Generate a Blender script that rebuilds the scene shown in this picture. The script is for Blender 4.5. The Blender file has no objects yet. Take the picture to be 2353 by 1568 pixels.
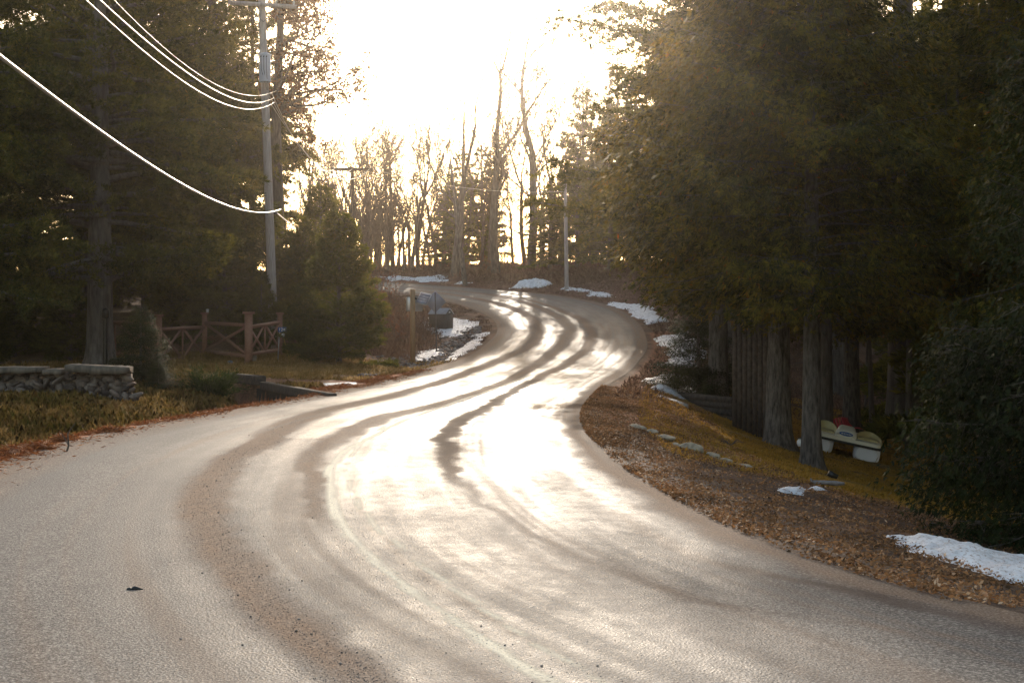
import bpy, math, random
import numpy as np
from math import radians, sin, cos, pi
from mathutils import Vector, Matrix

# ------------------------------------------------------------------ camera / sky / sun
SC = bpy.context.scene
COL = SC.collection
F = 3266.0; CX = 1176.0; YH = 735.0; EYE = 1.6      # photo measured on a 2352 px wide copy
cam = bpy.data.cameras.new('camera'); camo = bpy.data.objects.new('camera', cam); COL.objects.link(camo)
camo.location = (0, 0, EYE); camo.rotation_euler = (radians(90), 0, 0)
cam.sensor_width = 36; cam.lens = 36 * F / 2352.0
cam.shift_y = -(784 - YH) / 2352.0
cam.clip_end = 3000; cam.clip_start = 0.05
SC.camera = camo

SUN_EL, SUN_AZ = 17.0, 0.5        # degrees; azimuth measured from the view axis, negative = left
w = bpy.data.worlds.new('World'); SC.world = w; w.use_nodes = True
nt = w.node_tree
sky = nt.nodes.new('ShaderNodeTexSky'); sky.sky_type = 'NISHITA'; sky.sun_disc = False
sky.sun_elevation = radians(SUN_EL); sky.sun_rotation = radians(SUN_AZ)
sky.dust_density = 2.0; sky.air_density = 1.0; sky.ozone_density = 1.0
bg = nt.nodes['Background']; bg.inputs['Strength'].default_value = 0.15
wm_ = nt.nodes.new('ShaderNodeMix'); wm_.data_type = 'RGBA'; wm_.blend_type = 'MULTIPLY'; wm_.inputs[0].default_value = 1
wm_.inputs[7].default_value = (1.0, .885, .735, 1)      # the camera's warm white balance
nt.links.new(sky.outputs['Color'], wm_.inputs[6]); nt.links.new(wm_.outputs[2], bg.inputs['Color'])
sun = bpy.data.lights.new('sun', 'SUN'); suno = bpy.data.objects.new('sun', sun); COL.objects.link(suno)
sun.energy = 2.0; sun.angle = radians(0.6); sun.color = (1.0, 0.87, 0.72)
sd = Vector((sin(radians(SUN_AZ)) * cos(radians(SUN_EL)), cos(radians(SUN_AZ)) * cos(radians(SUN_EL)), sin(radians(SUN_EL))))
suno.rotation_euler = sd.to_track_quat('Z', 'Y').to_euler()
SC.view_settings.view_transform = 'Standard'; SC.view_settings.look = 'None'
SC.view_settings.gamma = 1.0; SC.view_settings.exposure = 1.45
SC.cycles.max_bounces = 6; SC.cycles.volume_bounces = 0
SC.cycles.transparent_max_bounces = 6
SC.cycles.diffuse_bounces = 3; SC.cycles.glossy_bounces = 2; SC.cycles.transmission_bounces = 3

# ------------------------------------------------------------------ helpers
_R = np.random.RandomState(5).rand(256, 256)
def vnoise(x, y, seed=0):
    x = np.asarray(x, float) + seed * 17.3; y = np.asarray(y, float) + seed * 7.7
    xi = np.floor(x).astype(int); yi = np.floor(y).astype(int); fx = x - xi; fy = y - yi
    fx = fx * fx * (3 - 2 * fx); fy = fy * fy * (3 - 2 * fy)
    a = _R[xi & 255, yi & 255]; b = _R[(xi + 1) & 255, yi & 255]
    c = _R[xi & 255, (yi + 1) & 255]; d = _R[(xi + 1) & 255, (yi + 1) & 255]
    return (a * (1 - fx) + b * fx) * (1 - fy) + (c * (1 - fx) + d * fx) * fy
def fbm(x, y, seed=0, o=4):
    s = 0; a = .5; t = 0
    for i in range(o):
        s = s + a * vnoise(np.asarray(x) * 2**i, np.asarray(y) * 2**i, seed + i); t += a; a *= .5
    return s / t
def sstep(a, b, x):
    t = np.clip((x - a) / (b - a), 0, 1); return t * t * (3 - 2 * t)

def mesh_np(name, V, faces, mats, attrs=None, smooth=False, fmat=None):
    """faces: (M,k) array or list of arrays"""
    V = np.asarray(V, np.float32)
    if not isinstance(faces, list): faces = [faces]
    faces = [np.asarray(f, np.int32) for f in faces if len(f)]
    me = bpy.data.meshes.new(name)
    nl = sum(f.size for f in faces); nf = sum(len(f) for f in faces)
    me.vertices.add(len(V)); me.vertices.foreach_set('co', V.ravel())
    me.loops.add(nl); me.polygons.add(nf)
    me.loops.foreach_set('vertex_index', np.concatenate([f.ravel() for f in faces]))
    cnt = np.concatenate([np.full(len(f), f.shape[1], np.int32) for f in faces])
    me.polygons.foreach_set('loop_start', np.concatenate([[0], np.cumsum(cnt)[:-1]]).astype(np.int32))
    me.polygons.foreach_set('loop_total', cnt)
    for m in (mats if isinstance(mats, (list, tuple)) else [mats]): me.materials.append(m)
    if fmat is not None: me.polygons.foreach_set('material_index', np.asarray(fmat, np.int32))
    if smooth: me.polygons.foreach_set('use_smooth', np.ones(nf, bool))
    me.update(calc_edges=True)
    for k, (dom, typ, arr) in (attrs or {}).items():
        at = me.attributes.new(k, typ, dom)
        if typ == 'FLOAT': at.data.foreach_set('value', np.asarray(arr, np.float32))
        else: at.data.foreach_set('color', np.asarray(arr, np.float32).ravel())
    return me
def link(name, me, parent=None, loc=None):
    o = bpy.data.objects.new(name, me); COL.objects.link(o)
    if parent is not None: o.parent = parent
    if loc is not None: o.location = loc
    return o
def tag(o, label=None, cat=None, group=None, kind=None):
    if label: o['label'] = label
    if cat: o['category'] = cat
    if group: o['group'] = group
    if kind: o['kind'] = kind
    return o
def empty(name, loc, label, cat, group=None, rz=0):
    o = bpy.data.objects.new(name, None); COL.objects.link(o); o.location = loc; o.rotation_euler = (0, 0, rz)
    o.empty_display_size = .2
    return tag(o, label, cat, group)

class MB:
    def __init__(s): s.V = []; s.F = {3: [], 4: []}; s.n = 0; s.R = {3: [], 4: []}
    def add(s, V, F):
        V = np.asarray(V, float); F = np.asarray(F, int)
        s.V.append(V); s.F[F.shape[1]].append(F + s.n); s.n += len(V)
        s.R[F.shape[1]].append(np.full(len(F), (len(s.V) * .618034) % 1))
    def box(s, c, d, M=None, jit=0, rng=None):
        c = np.asarray(c, float); d = np.asarray(d, float) / 2
        P = np.array([[x, y, z] for x in (-1, 1) for y in (-1, 1) for z in (-1, 1)], float) * d
        if jit: P = P + (rng or np.random).uniform(-jit, jit, P.shape)
        if M is not None: P = P @ np.array(M.to_3x3()).T
        s.add(P + c, [[0, 1, 3, 2], [4, 6, 7, 5], [0, 4, 5, 1], [2, 3, 7, 6], [0, 2, 6, 4], [1, 5, 7, 3]])
    def beam(s, a, b, wd, ht, up=(0, 0, 1)):
        a = Vector(a); b = Vector(b); d = b - a; L = d.length; y = d.normalized()
        x = y.cross(Vector(up)).normalized(); z = x.cross(y)
        M = Matrix((x, y, z)).transposed()
        s.box((a + b) / 2, (wd, L, ht), M)
    def tube(s, P, r, n=8, cap=True):
        P = np.asarray(P, float); r = np.broadcast_to(np.asarray(r, float), (len(P),))
        T = np.gradient(P, axis=0); T /= np.linalg.norm(T, axis=1)[:, None] + 1e-9
        ref = np.array([0, 0, 1.]) if abs(T[0][2]) < .9 else np.array([1., 0, 0])
        A = np.cross(T, ref); A /= np.linalg.norm(A, axis=1)[:, None] + 1e-9
        B = np.cross(T, A)
        th = np.arange(n) * 2 * pi / n
        V = P[:, None] + r[:, None, None] * (np.cos(th)[None, :, None] * A[:, None] + np.sin(th)[None, :, None] * B[:, None])
        m = len(P); i = np.arange(m - 1)[:, None] * n; j = np.arange(n)[None]
        Fq = np.stack([i + j, i + (j + 1) % n, i + n + (j + 1) % n, i + n + j], -1).reshape(-1, 4)
        s.add(V.reshape(-1, 3), Fq)
        if cap:
            for k, (o, c) in enumerate(((0, P[0]), ((m - 1) * n, P[-1]))):
                ring = V.reshape(-1, 3)[o:o + n]; s.add(np.vstack([ring, c]), [[a, (a + 1) % n, n] for a in range(n)])
    def build(s, name, mat, parent=None, smooth=False, loc=None, attrs=None):
        me = mesh_np(name, np.vstack(s.V), [np.vstack(f) for f in s.F.values() if f], mat, {'rnd': ('FACE', 'FLOAT', np.concatenate([np.concatenate(r_) for r_ in s.R.values() if r_]))}, smooth)
        return link(name, me, parent, loc)

def local(o, P):      # world -> local of an empty without parent
    return np.asarray(P, float) - np.array(o.location)

def P3(x, y, D):      # a pixel of the photograph, at distance D, as a point of the place
    return np.array([(x - CX) * D / F, D, EYE + (YH - y) * D / F])

# ---- materials
def newmat(name):
    m = bpy.data.materials.new(name); m.use_nodes = True
    return m, m.node_tree.nodes, m.node_tree.links, m.node_tree.nodes['Principled BSDF']
def noise(nd, ln, scale, detail=4, vec=None, rough=.6):
    n = nd.new('ShaderNodeTexNoise'); n.inputs['Scale'].default_value = scale
    n.inputs['Detail'].default_value = detail; n.inputs['Roughness'].default_value = rough
    if vec is not None: ln.new(vec, n.inputs['Vector'])
    return n.outputs['Fac']
def ramp(nd, ln, fac, stops):
    r = nd.new('ShaderNodeValToRGB'); e = r.color_ramp.elements
    while len(e) < len(stops): e.new(.5)
    for k, (p, c) in enumerate(stops):
        e[k].position = p; e[k].color = (*c, 1) if len(c) == 3 else c
    ln.new(fac, r.inputs['Fac']); return r.outputs['Color']
def math_(nd, ln, op, a, b=None, clamp=False):
    m = nd.new('ShaderNodeMath'); m.operation = op; m.use_clamp = clamp
    for i, v in enumerate((a, b)):
        if v is None: continue
        if isinstance(v, (int, float)): m.inputs[i].default_value = v
        else: ln.new(v, m.inputs[i])
    return m.outputs[0]
def mixc(nd, ln, f, a, b, mode='MIX'):
    m = nd.new('ShaderNodeMix'); m.data_type = 'RGBA'; m.blend_type = mode
    for s, v in ((m.inputs[0], f), (m.inputs[6], a), (m.inputs[7], b)):
        if isinstance(v, (int, float)): s.default_value = v
        elif isinstance(v, tuple): s.default_value = (*v, 1)
        else: ln.new(v, s)
    return m.outputs[2]
def attr(nd, name, out='Fac'):
    a = nd.new('ShaderNodeAttribute'); a.attribute_name = name; return a.outputs[out]
def bump(nd, ln, bs, h, strength=.5, dist=.02):
    b = nd.new('ShaderNodeBump'); b.inputs['Strength'].default_value = strength; b.inputs['Distance'].default_value = dist
    ln.new(h, b.inputs['Height']); ln.new(b.outputs[0], bs.inputs['Normal'])
def objco(nd): return nd.new('ShaderNodeTexCoord').outputs['Object']
def stretch(nd, ln, vec, s):
    m = nd.new('ShaderNodeMapping'); m.inputs['Scale'].default_value = s; ln.new(vec, m.inputs['Vector']); return m.outputs[0]

def simple(name, c1, c2, scale=8, rough=.8, bstr=.3, bdist=.01, st=(1, 1, 1), metallic=0, spec=.4):
    m, nd, ln, bs = newmat(name)
    v = stretch(nd, ln, objco(nd), st)
    f = noise(nd, ln, scale, 5, v)
    ln.new(ramp(nd, ln, f, [(.3, c1), (.7, c2)]), bs.inputs['Base Color'])
    bs.inputs['Roughness'].default_value = rough; bs.inputs['Metallic'].default_value = metallic
    bs.inputs['Specular IOR Level'].default_value = spec
    bump(nd, ln, bs, noise(nd, ln, scale * 3, 4, v), bstr, bdist)
    return m
def leafmat(name, stops, trans=.35, rough=.6, tint=(1, 1, 1)):
    m, nd, ln, bs = newmat(name)
    c = ramp(nd, ln, attr(nd, 'rnd'), stops)
    ln.new(c, bs.inputs['Base Color']); bs.inputs['Roughness'].default_value = rough
    bs.inputs['Specular IOR Level'].default_value = .12
    t = nd.new('ShaderNodeBsdfTranslucent')
    ln.new(mixc(nd, ln, 1.0, c, tint, 'MULTIPLY'), t.inputs['Color'])
    mx = nd.new('ShaderNodeMixShader'); mx.inputs[0].default_value = trans
    ln.new(bs.outputs[0], mx.inputs[1]); ln.new(t.outputs[0], mx.inputs[2])
    out = [n for n in nd if n.type == 'OUTPUT_MATERIAL'][0]
    ln.new(mx.outputs[0], out.inputs['Surface'])
    return m
M = {}
M['bark'] = simple('grey_brown_bark', (.045, .035, .028), (.16, .13, .11), 14, .95, .9, .03, (1, 1, .18))
M['pinebark'] = simple('pine_bark', (.06, .05, .045), (.2, .17, .15), 9, .95, 1.0, .04, (1, 1, .22))
M['lichenbark'] = simple('mottled_cedar_bark', (.03, .024, .019), (.21, .175, .15), 17, .95, 1.0, .05, (1, 1, .22))
M['twig'] = simple('bare_twig', (.07, .05, .04), (.14, .1, .08), 5, .9, .2)
M['needle'] = leafmat('pine_needles', [(0, (.02, .028, .008)), (.45, (.075, .085, .02)), (.85, (.17, .155, .035)), (1, (.22, .16, .045))], .42, .6, (1.7, 1.35, .5))
M['youngneedle'] = leafmat('young_pine_needles', [(0, (.03, .045, .01)), (.5, (.085, .1, .024)), (.9, (.17, .16, .04)), (1, (.2, .15, .05))], .45, .6, (1.7, 1.4, .5))
M['darkcedar'] = leafmat('dark_cedar_sprays', [(0, (.006, .01, .003)), (.6, (.028, .038, .01)), (1, (.07, .08, .02))], .35, .6, (1.5, 1.3, .6))
M['cedar'] = leafmat('cedar_sprays', [(0, (.01, .013, .003)), (.35, (.06, .06, .01)), (.75, (.22, .175, .028)), (.96, (.24, .12, .02)), (1, (.32, .09, .012))], .4, .55, (1.7, 1.3, .45))
M['juniper'] = leafmat('juniper_sprays', [(0, (.016, .028, .006)), (1, (.05, .07, .014))], .35, .6)
M['oakleaf'] = leafmat('dry_oak_leaves', [(0, (.1, .05, .025)), (1, (.22, .12, .06))], .5, .7)
M['rustleaf'] = leafmat('rust_leaves', [(0, (.12, .04, .02)), (1, (.26, .1, .05))], .5, .7)
M['weed'] = leafmat('dry_weeds', [(0, (.09, .05, .035)), (.7, (.2, .12, .08)), (1, (.32, .22, .14))], .3, .8)
M['grass'] = leafmat('winter_grass', [(0, (.09, .085, .016)), (.4, (.22, .15, .035)), (.75, (.38, .23, .08)), (1, (.55, .38, .17))], .35, .7)
M['lawn'] = leafmat('ochre_lawn_grass', [(0, (.17, .11, .018)), (.5, (.38, .21, .03)), (1, (.5, .29, .07))], .35, .7)
M['litter'] = leafmat('fallen_leaves', [(0, (.06, .036, .02)), (.4, (.22, .115, .055)), (.75, (.44, .21, .085)), (1, (.66, .46, .3))], .15, .7)
M['needlelitter'] = leafmat('fallen_orange_needles', [(0, (.1, .03, .012)), (.7, (.3, .1, .03)), (1, (.5, .24, .1))], .15, .7)
M['wood'] = simple('brown_painted_wood', (.23, .11, .07), (.31, .155, .105), 12, .6, .3, .004, (1, 1, 1))
M['darkwood'] = simple('dark_old_timber', (.025, .018, .014), (.09, .065, .05), 10, .9, .8, .02)
M['post'] = simple('weathered_post_wood', (.34, .2, .1), (.48, .3, .16), 10, .8, .3, .005, (4, 4, .4))
M['polewood'] = simple('grey_utility_pole_wood', (.26, .22, .2), (.5, .44, .41), 9, .85, .6, .01, (3, 3, .25))
M['stone'] = simple('grey_field_stone', (.09, .075, .07), (.3, .26, .24), 6, .9, .6, .02)
M['bluestone'] = simple('blue_grey_stone', (.06, .065, .075), (.24, .25, .28), 7, .7, .6, .02)
M['palestone'] = simple('pale_stone', (.15, .12, .085), (.46, .38, .27), 9, .85, .6, .02)
M['concrete'] = simple('stained_concrete', (.045, .036, .028), (.15, .12, .09), 6, .9, .5, .01, (2, 2, .5))
M['galv'] = simple('galvanised_metal', (.42, .42, .44), (.52, .52, .55), 6, .38, .1, .002, metallic=.6)
M['signback'] = simple('grey_sign_back', (.3, .3, .34), (.36, .36, .4), 4, .5, .05, .001, metallic=.3)
M['steel'] = simple('dark_steel', (.08, .07, .07), (.16, .14, .13), 8, .5, .1, .002, metallic=.5)
M['binwood'] = simple('dark_bin_boards', (.055, .05, .045), (.1, .09, .08), 6, .7, .3, .005, (8, 8, .5))
M['binlid'] = simple('grey_bin_lid', (.3, .3, .33), (.4, .4, .43), 4, .4, .05, .001)
M['cable'] = simple('pale_wire', (.34, .32, .29), (.46, .43, .39), 3, .42, 0, .001, metallic=.5)
M['porcelain'] = simple('porcelain', (.3, .28, .27), (.5, .48, .46), 3, .2, 0, .001)
M['transformer'] = simple('blue_grey_steel_paint', (.42, .46, .56), (.5, .54, .64), 3, .45, .05, .001)
M['white'] = simple('white_plastic', (.7, .68, .64), (.8, .78, .74), 3, .4, 0, .001)
M['blue'] = simple('blue_sign_face', (.012, .09, .3), (.02, .11, .34), 3, .4, 0, .001)
M['black'] = simple('black_paint', (.012, .012, .012), (.025, .022, .02), 4, .3, .05, .001)
M['red'] = simple('red_painted_slats', (.75, .04, .08), (.8, .12, .14), 4, .6, .1, .002)
M['cream'] = simple('cream_plastic_deck', (.82, .76, .6), (.86, .8, .66), 3, .45, .05, .002)
M['tan'] = simple('faded_yellow_seat_moulding', (.55, .45, .2), (.66, .55, .28), 4, .55, .1, .002)
M['hull'] = simple('white_hull_plastic', (.76, .75, .8), (.84, .83, .88), 3, .45, .05, .002)
M['yellow'] = simple('yellow_stake', (.3, .2, .02), (.4, .27, .04), 4, .6, .05, .001)
M['needlemound'] = simple('orange_needle_heap', (.12, .04, .016), (.34, .12, .04), 14, .95, 1.0, .03, (1, 3, 1))
M['panelglass'] = simple('solar_cells', (.16, .17, .22), (.22, .22, .27), 2, .25, 0, .001)

def snowmat():
    m, nd, ln, bs = newmat('old_snow')
    f = noise(nd, ln, 5, 6, objco(nd)); g = noise(nd, ln, 34, 3, objco(nd))
    c = ramp(nd, ln, f, [(.3, (.5, .49, .5)), (.5, (.74, .74, .76)), (.65, (.82, .82, .84))])
    d = ramp(nd, ln, g, [(.55, (0, 0, 0)), (.66, (1, 1, 1))])
    ln.new(mixc(nd, ln, math_(nd, ln, 'MULTIPLY', d, .85), c, (.3, .2, .14)), bs.inputs['Base Color']); bs.inputs['Roughness'].default_value = .7
    bump(nd, ln, bs, noise(nd, ln, 22, 5, objco(nd)), .8, .03)
    return m
M['shadewood'] = simple('shade_black_planks', (.008, .006, .005), (.03, .022, .018), 10, .9, .6, .02)  # near-black colour paints the ditch's shade onto the culvert face
M['snow'] = snowmat()
def stonesmat(name, stops):
    m, nd, ln, bs = newmat(name); c = ramp(nd, ln, attr(nd, 'rnd'), stops); f = noise(nd, ln, 16, 5, objco(nd))
    ln.new(mixc(nd, ln, 1.0, c, ramp(nd, ln, f, [(.3, (.6, .6, .6)), (.7, (1.3, 1.25, 1.2))]), 'MULTIPLY'), bs.inputs['Base Color']); bs.inputs['Roughness'].default_value = .9
    bump(nd, ln, bs, f, .7, .02); return m
M['rubble'] = stonesmat('mixed_rubble_stone', [(0, (.035, .026, .022)), (.5, (.1, .075, .062)), (.85, (.19, .155, .13)), (1, (.13, .06, .035))])
M['riprap'] = stonesmat('riprap_stone', [(0, (.06, .055, .055)), (.6, (.17, .15, .15)), (1, (.3, .28, .27))])

# ------------------------------------------------------------------ road plan and terrain
PAIRS = [((4, -14), (12, -10)), ((.5, -4), (8, -1)), ((-2.6, 4), (4.2, 5.0)), ((-4.6, 9.5), (2.15, 9.2)), ((-5.5, 14), (1.4, 14)), ((-5.8, 18), (1.2, 18)),
 ((-5.6, 21.2), (1.16, 21.2)), ((-5.05, 24.5), (1.33, 25)), ((-4.25, 29.9), (1.85, 30.5)), ((-3.5, 35.5), (2.55, 36.5)),
 ((-2.96, 42), (3.55, 43.3)), ((-2.2, 46.5), (4.35, 48.6)), ((-1.5, 50.3), (5.0, 53)), ((-.9, 55.7), (5.4, 57.5)),
 ((-.6, 60.5), (5.65, 62)), ((-.8, 66), (5.7, 67.5)), ((-1.35, 70), (5.5, 73)), ((-2.2, 74.5), (4.7, 78.5)),
 ((-3.2, 78.5), (3.0, 84)), ((-4.7, 82.3), (.8, 88)), ((-6.3, 86), (-2.0, 92)), ((-8.6, 89.5), (-5.5, 96)),
 ((-12, 93.5), (-9.5, 100.3)), ((-20, 99), (-17.8, 105.8)), ((-34, 106), (-32, 113))]
def catmull(P, n):
    P = np.asarray(P, float); Q = np.vstack([2 * P[0] - P[1], P, 2 * P[-1] - P[-2]]); out = []
    for i in range(1, len(Q) - 2):
        t = np.linspace(0, 1, n, endpoint=False)[:, None]
        a, b, c, d = Q[i - 1], Q[i], Q[i + 1], Q[i + 2]
        out.append(.5 * (2 * b + (c - a) * t + (2 * a - 5 * b + 4 * c - d) * t**2 + (3 * b - a - 3 * c + d) * t**3))
    out.append(P[-1:]); return np.vstack(out)
LE = catmull([p[0] for p in PAIRS], 24); RE = catmull([p[1] for p in PAIRS], 24)
def XL(D): return np.interp(D, LE[:, 1], LE[:, 0])
def XR(D): return np.interp(D, RE[:, 1], RE[:, 0])
def zroad(D):
    D = np.asarray(D, float)
    z = np.where(D < 40, 0, np.where(D < 53, .08 * (D - 40)**2 / 26, .52 + .08 * (D - 53)))
    c = 102.0
    zc = .52 + .08 * (c - 53); k = D - c
    z = np.where(D > c, zc + .08 * k - .0035 * k**2, z)
    kk = 24.0; zm = zc + .08 * kk - .0035 * kk**2
    return np.where(D > c + kk, zm - .088 * (D - c - kk), z)
BN = None
offL = [0, .35, .8, 1.4, 2.4, 3.6, 5, 7, 10, 16, 40, 150]
TL = {   # left of the road: height above the road's level against distance from its edge
 -20: [0, 0, -.1, -.25, -.1, .1, .2, .2, .25, .3, .5, 2],
  18: [0, -.01, -.2, -.3, -.05, .14, .2, .22, .25, .3, .5, 2],
  26.5: [0, -.01, -.2, -.32, -.02, .16, .2, .22, .25, .3, .5, 2],
  29.2: [0, -.02, -.3, -.6, -.45, -.05, .1, .2, .2, .3, .5, 2],
  31: [0, -.02, -.1, -.3, -.62, -.3, 0, .1, .1, .2, .5, 2],
  37: [0, 0, 0, 0, .0, .03, .05, .08, .1, .2, .5, 2],
  40: [0, 0, .02, .04, .1, .12, .12, .12, .15, .2, .5, 2],
  46: [0, -.04, -.12, -.14, 0, .08, .12, .05, .05, .1, .5, 2],
  50: [0, -.06, -.2, -.28, -.25, -.1, .15, .2, .1, 0, .3, 2],
  57: [0, -.05, -.25, -.45, -.5, -.3, .2, .7, .9, .8, .8, 2],
  63: [0, -.03, -.1, -.2, -.25, -.05, .3, .8, 1.1, 1.2, 1.2, 2],
  72: [0, -.02, -.06, -.1, -.1, .05, .35, .9, 1.3, 1.5, 1.5, 2],
  85: [0, 0, 0, 0, .05, .2, .4, .7, 1.0, 1.2, 1.2, 2],
  100: [0, 0, 0, 0, .05, .1, .2, .3, .4, .4, .4, 1],
  400: [0, 0, 0, 0, 0, 0, 0, 0, 0, 0, 0, 0]}
offR = [0, .35, .8, 1.4, 2.4, 3.6, 5, 7, 10, 16, 40, 150]
TR = {
 -20: [0, -.03, -.1, -.2, -.4, -.6, -.9, -1.3, -1.8, -2.5, -4, -4],
  12: [0, -.03, -.12, -.22, -.4, -.55, -.75, -1.1, -1.6, -2.4, -4, -4],
  19: [0, -.03, -.12, -.22, -.42, -.75, -1.1, -1.6, -2.2, -3, -4, -4],
  27: [0, -.03, -.1, -.25, -.6, -1.0, -1.4, -1.85, -2.3, -3, -4, -4],
  35: [0, -.02, -.08, -.2, -.55, -1.0, -1.4, -1.85, -2.3, -3, -4, -4],
  48: [0, -.02, -.04, -.05, -.1, -.3, -.6, -1.0, -1.8, -3, -4.5, -4],
  62: [0, 0, .02, .02, .02, 0, -.1, -.4, -1, -2, -4, -4],
  76: [0, 0, .05, .12, .25, .4, .5, .6, .6, .4, 0, 0],
  90: [0, 0, .06, .15, .35, .55, .8, 1.1, 1.3, 1.4, 1.5, 1.5],
  105: [0, 0, .05, .1, .2, .3, .4, .5, .6, .8, 1.2, 1.2],
  400: [0, 0, 0, 0, 0, 0, 0, 0, 0, 0, 0, 0]}
def prof(tab, offs, off, D):
    ks = sorted(tab); fine = np.concatenate([np.linspace(0, 16, 161), [20, 30, 40, 80, 150, 400]])
    A = np.array([np.interp(fine, offs, tab[k]) for k in ks])
    Di = np.interp(D, ks, np.arange(len(ks))); oi = np.interp(off, fine, np.arange(len(fine)))
    d0 = np.clip(np.floor(Di).astype(int), 0, len(ks) - 2); o0 = np.clip(np.floor(oi).astype(int), 0, len(fine) - 2)
    fd = Di - d0; fo = oi - o0
    return (A[d0, o0] * (1 - fd) + A[d0 + 1, o0] * fd) * (1 - fo) + (A[d0, o0 + 1] * (1 - fd) + A[d0 + 1, o0 + 1] * fd) * fo
# driveway timber line: the ditch ends against it
TIM_A = np.array([-3.75, 29.6]); TIM_B = np.array([-6.75, 36.3])
def ground(X, D, rough=True):
    X = np.asarray(X, float); D = np.asarray(D, float)
    xl, xr = XL(D), XR(D); ol = xl - X; orr = X - xr
    hl = prof(TL, offL, np.maximum(ol, 0), D); hr = prof(TR, offR, np.maximum(orr, 0), D)
    # the drive behind the timber edge is level, the ditch in front of it is deep
    d = TIM_B - TIM_A; n = np.array([d[1], -d[0]]) / np.hypot(*d)        # points right / to the far side
    s = (X - TIM_A[0]) * n[0] + (D - TIM_A[1]) * n[1]
    t = ((X - TIM_A[0]) * d[0] + (D - TIM_A[1]) * d[1]) / (d @ d)
    inrng = sstep(-.25, .02, t) * (1 - sstep(1.0, 1.35, t)) * (D < 42) * (D > 26)
    behind = (s > 0)
    hl = np.where((inrng > 0) & (ol > 0), np.where(behind, hl * (1 - inrng) + 0.02 * inrng, hl * (1 - inrng) + inrng * np.minimum(hl, -.75 + .5 * np.clip(-s - .5, 0, 2.5))), hl)
    z = zroad(D) + np.where(ol > 0, hl, 0) + np.where(orr > 0, hr, 0)
    inside = np.minimum(-ol, -orr)
    z = z - .08 * sstep(.05, .5, inside)
    if rough:
        o = np.maximum(np.maximum(ol, orr), 0)
        z = z + (fbm(X * 1.7, D * 1.7, 3, 5) - .5) * .12 * sstep(.1, 1.2, o) + (fbm(X * .4, D * .4, 9, 3) - .5) * .35 * sstep(2.5, 8, o)
    return z
def gz(x, d): return float(ground(np.array([x]), np.array([d]))[0])

xs = np.concatenate([-np.geomspace(16, 400, 40)[::-1], np.arange(-15.9, 14, .14), np.geomspace(14.2, 400, 40)])
ds = np.concatenate([[-60, -40, -25, -15, -8, -3, 0], np.arange(2, 45, .18), np.arange(45, 75, .28), np.arange(75, 115, .5), np.geomspace(116, 700, 40)])
GX, GD = np.meshgrid(xs, ds); nx, nd_ = len(xs), len(ds)
GZ = ground(GX, GD)
ii = (np.arange(nd_ - 1)[:, None] * nx + np.arange(nx - 1)[None]).ravel()
GF = np.stack([ii, ii + 1, ii + nx + 1, ii + nx], -1)
ol = XL(GD) - GX; orr = GX - XR(GD)
def lerp(a, b, t): return a + (np.asarray(b) - a) * t[..., None]
n1 = fbm(GX * 1.3, GD * 1.3, 21, 5); n2 = fbm(GX * 5, GD * 5, 31, 3); n3 = fbm(GX * .35, GD * .35, 41, 3)
c = np.zeros(GX.shape + (3,)) + np.array([.075, .045, .03])              # leaf mould
c = lerp(c, [.13, .075, .05], sstep(.45, .65, n1))
gl = (ol > 0) & (GD < 50)
bank = sstep(1.0, 1.6, ol) * (GD < 60)
c = lerp(c, [.12, .085, .03], bank * sstep(.35, .6, n1) * .9)
c = lerp(c, [.3, .1, .035], np.exp(-((ol - .45) / .45)**2) * (GD < 45) * .9)      # orange needles along the edge
c = lerp(c, [.24, .085, .035], np.exp(-((ol - 2.8) / 1.2)**2) * np.exp(-((GD - 41.5) / 3)**2) * .9)
c = lerp(c, [.2, .1, .07], (GD > 29) * (GD < 38) * (ol > .2) * (ol < 9) * .6)
c = lerp(c, [.22, .14, .07], sstep(.8, 1.4, ol) * (GD > 38) * (GD < 50) * (ol < 9) * .7)
c = lerp(c, [.17, .12, .1], np.exp(-((ol - 2) / 1.2)**2) * (GD > 47) * (GD < 64) * .8)
c = lerp(c, [.2, .115, .08], (ol > 2.5) * (ol < 11) * (GD > 50) * (GD < 110) * .7)
lawn = sstep(1.2, 1.9, orr + (n1 - .5) * 1.2) * (GD > 17.5) * (GD < 42)
c = lerp(c, [.22, .135, .03], lawn * (.55 + .45 * sstep(.3, .6, n2)))
c = lerp(c, [.17, .14, .12], (np.exp(-((orr - .5) / .5)**2)) * (GD < 24) * .55)
c = lerp(c, [.22, .09, .045], sstep(.1, .4, orr) * (1 - sstep(1.2, 1.9, orr)) * (GD > 22) * (GD < 60) * .8)
c = lerp(c, [.15, .08, .06], (orr > .5) * (GD > 66) * .8)
c = np.clip(c * (1.15 + .8 * n2[..., None]), 0, .6)
def groundmat():
    m, nd, ln, bs = newmat('earth_leaf_mould_and_needles')
    a = attr(nd, 'gcol', 'Color'); o = objco(nd)
    f = noise(nd, ln, 18, 8, o, .75); g = noise(nd, ln, 90, 3, o)
    k = ramp(nd, ln, f, [(.3, (.35, .35, .35)), (.5, (.95, .95, .95)), (.72, (1.7, 1.6, 1.5))])
    k2 = ramp(nd, ln, g, [(.35, (.6, .6, .6)), (.65, (1.35, 1.3, 1.25))])
    ln.new(mixc(nd, ln, 1.0, mixc(nd, ln, 1.0, a, k, 'MULTIPLY'), k2, 'MULTIPLY'), bs.inputs['Base Color'])
    bs.inputs['Roughness'].default_value = .95; bs.inputs['Specular IOR Level'].default_value = .2
    bump(nd, ln, bs, f, 1.0, .06)
    return m
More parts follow.
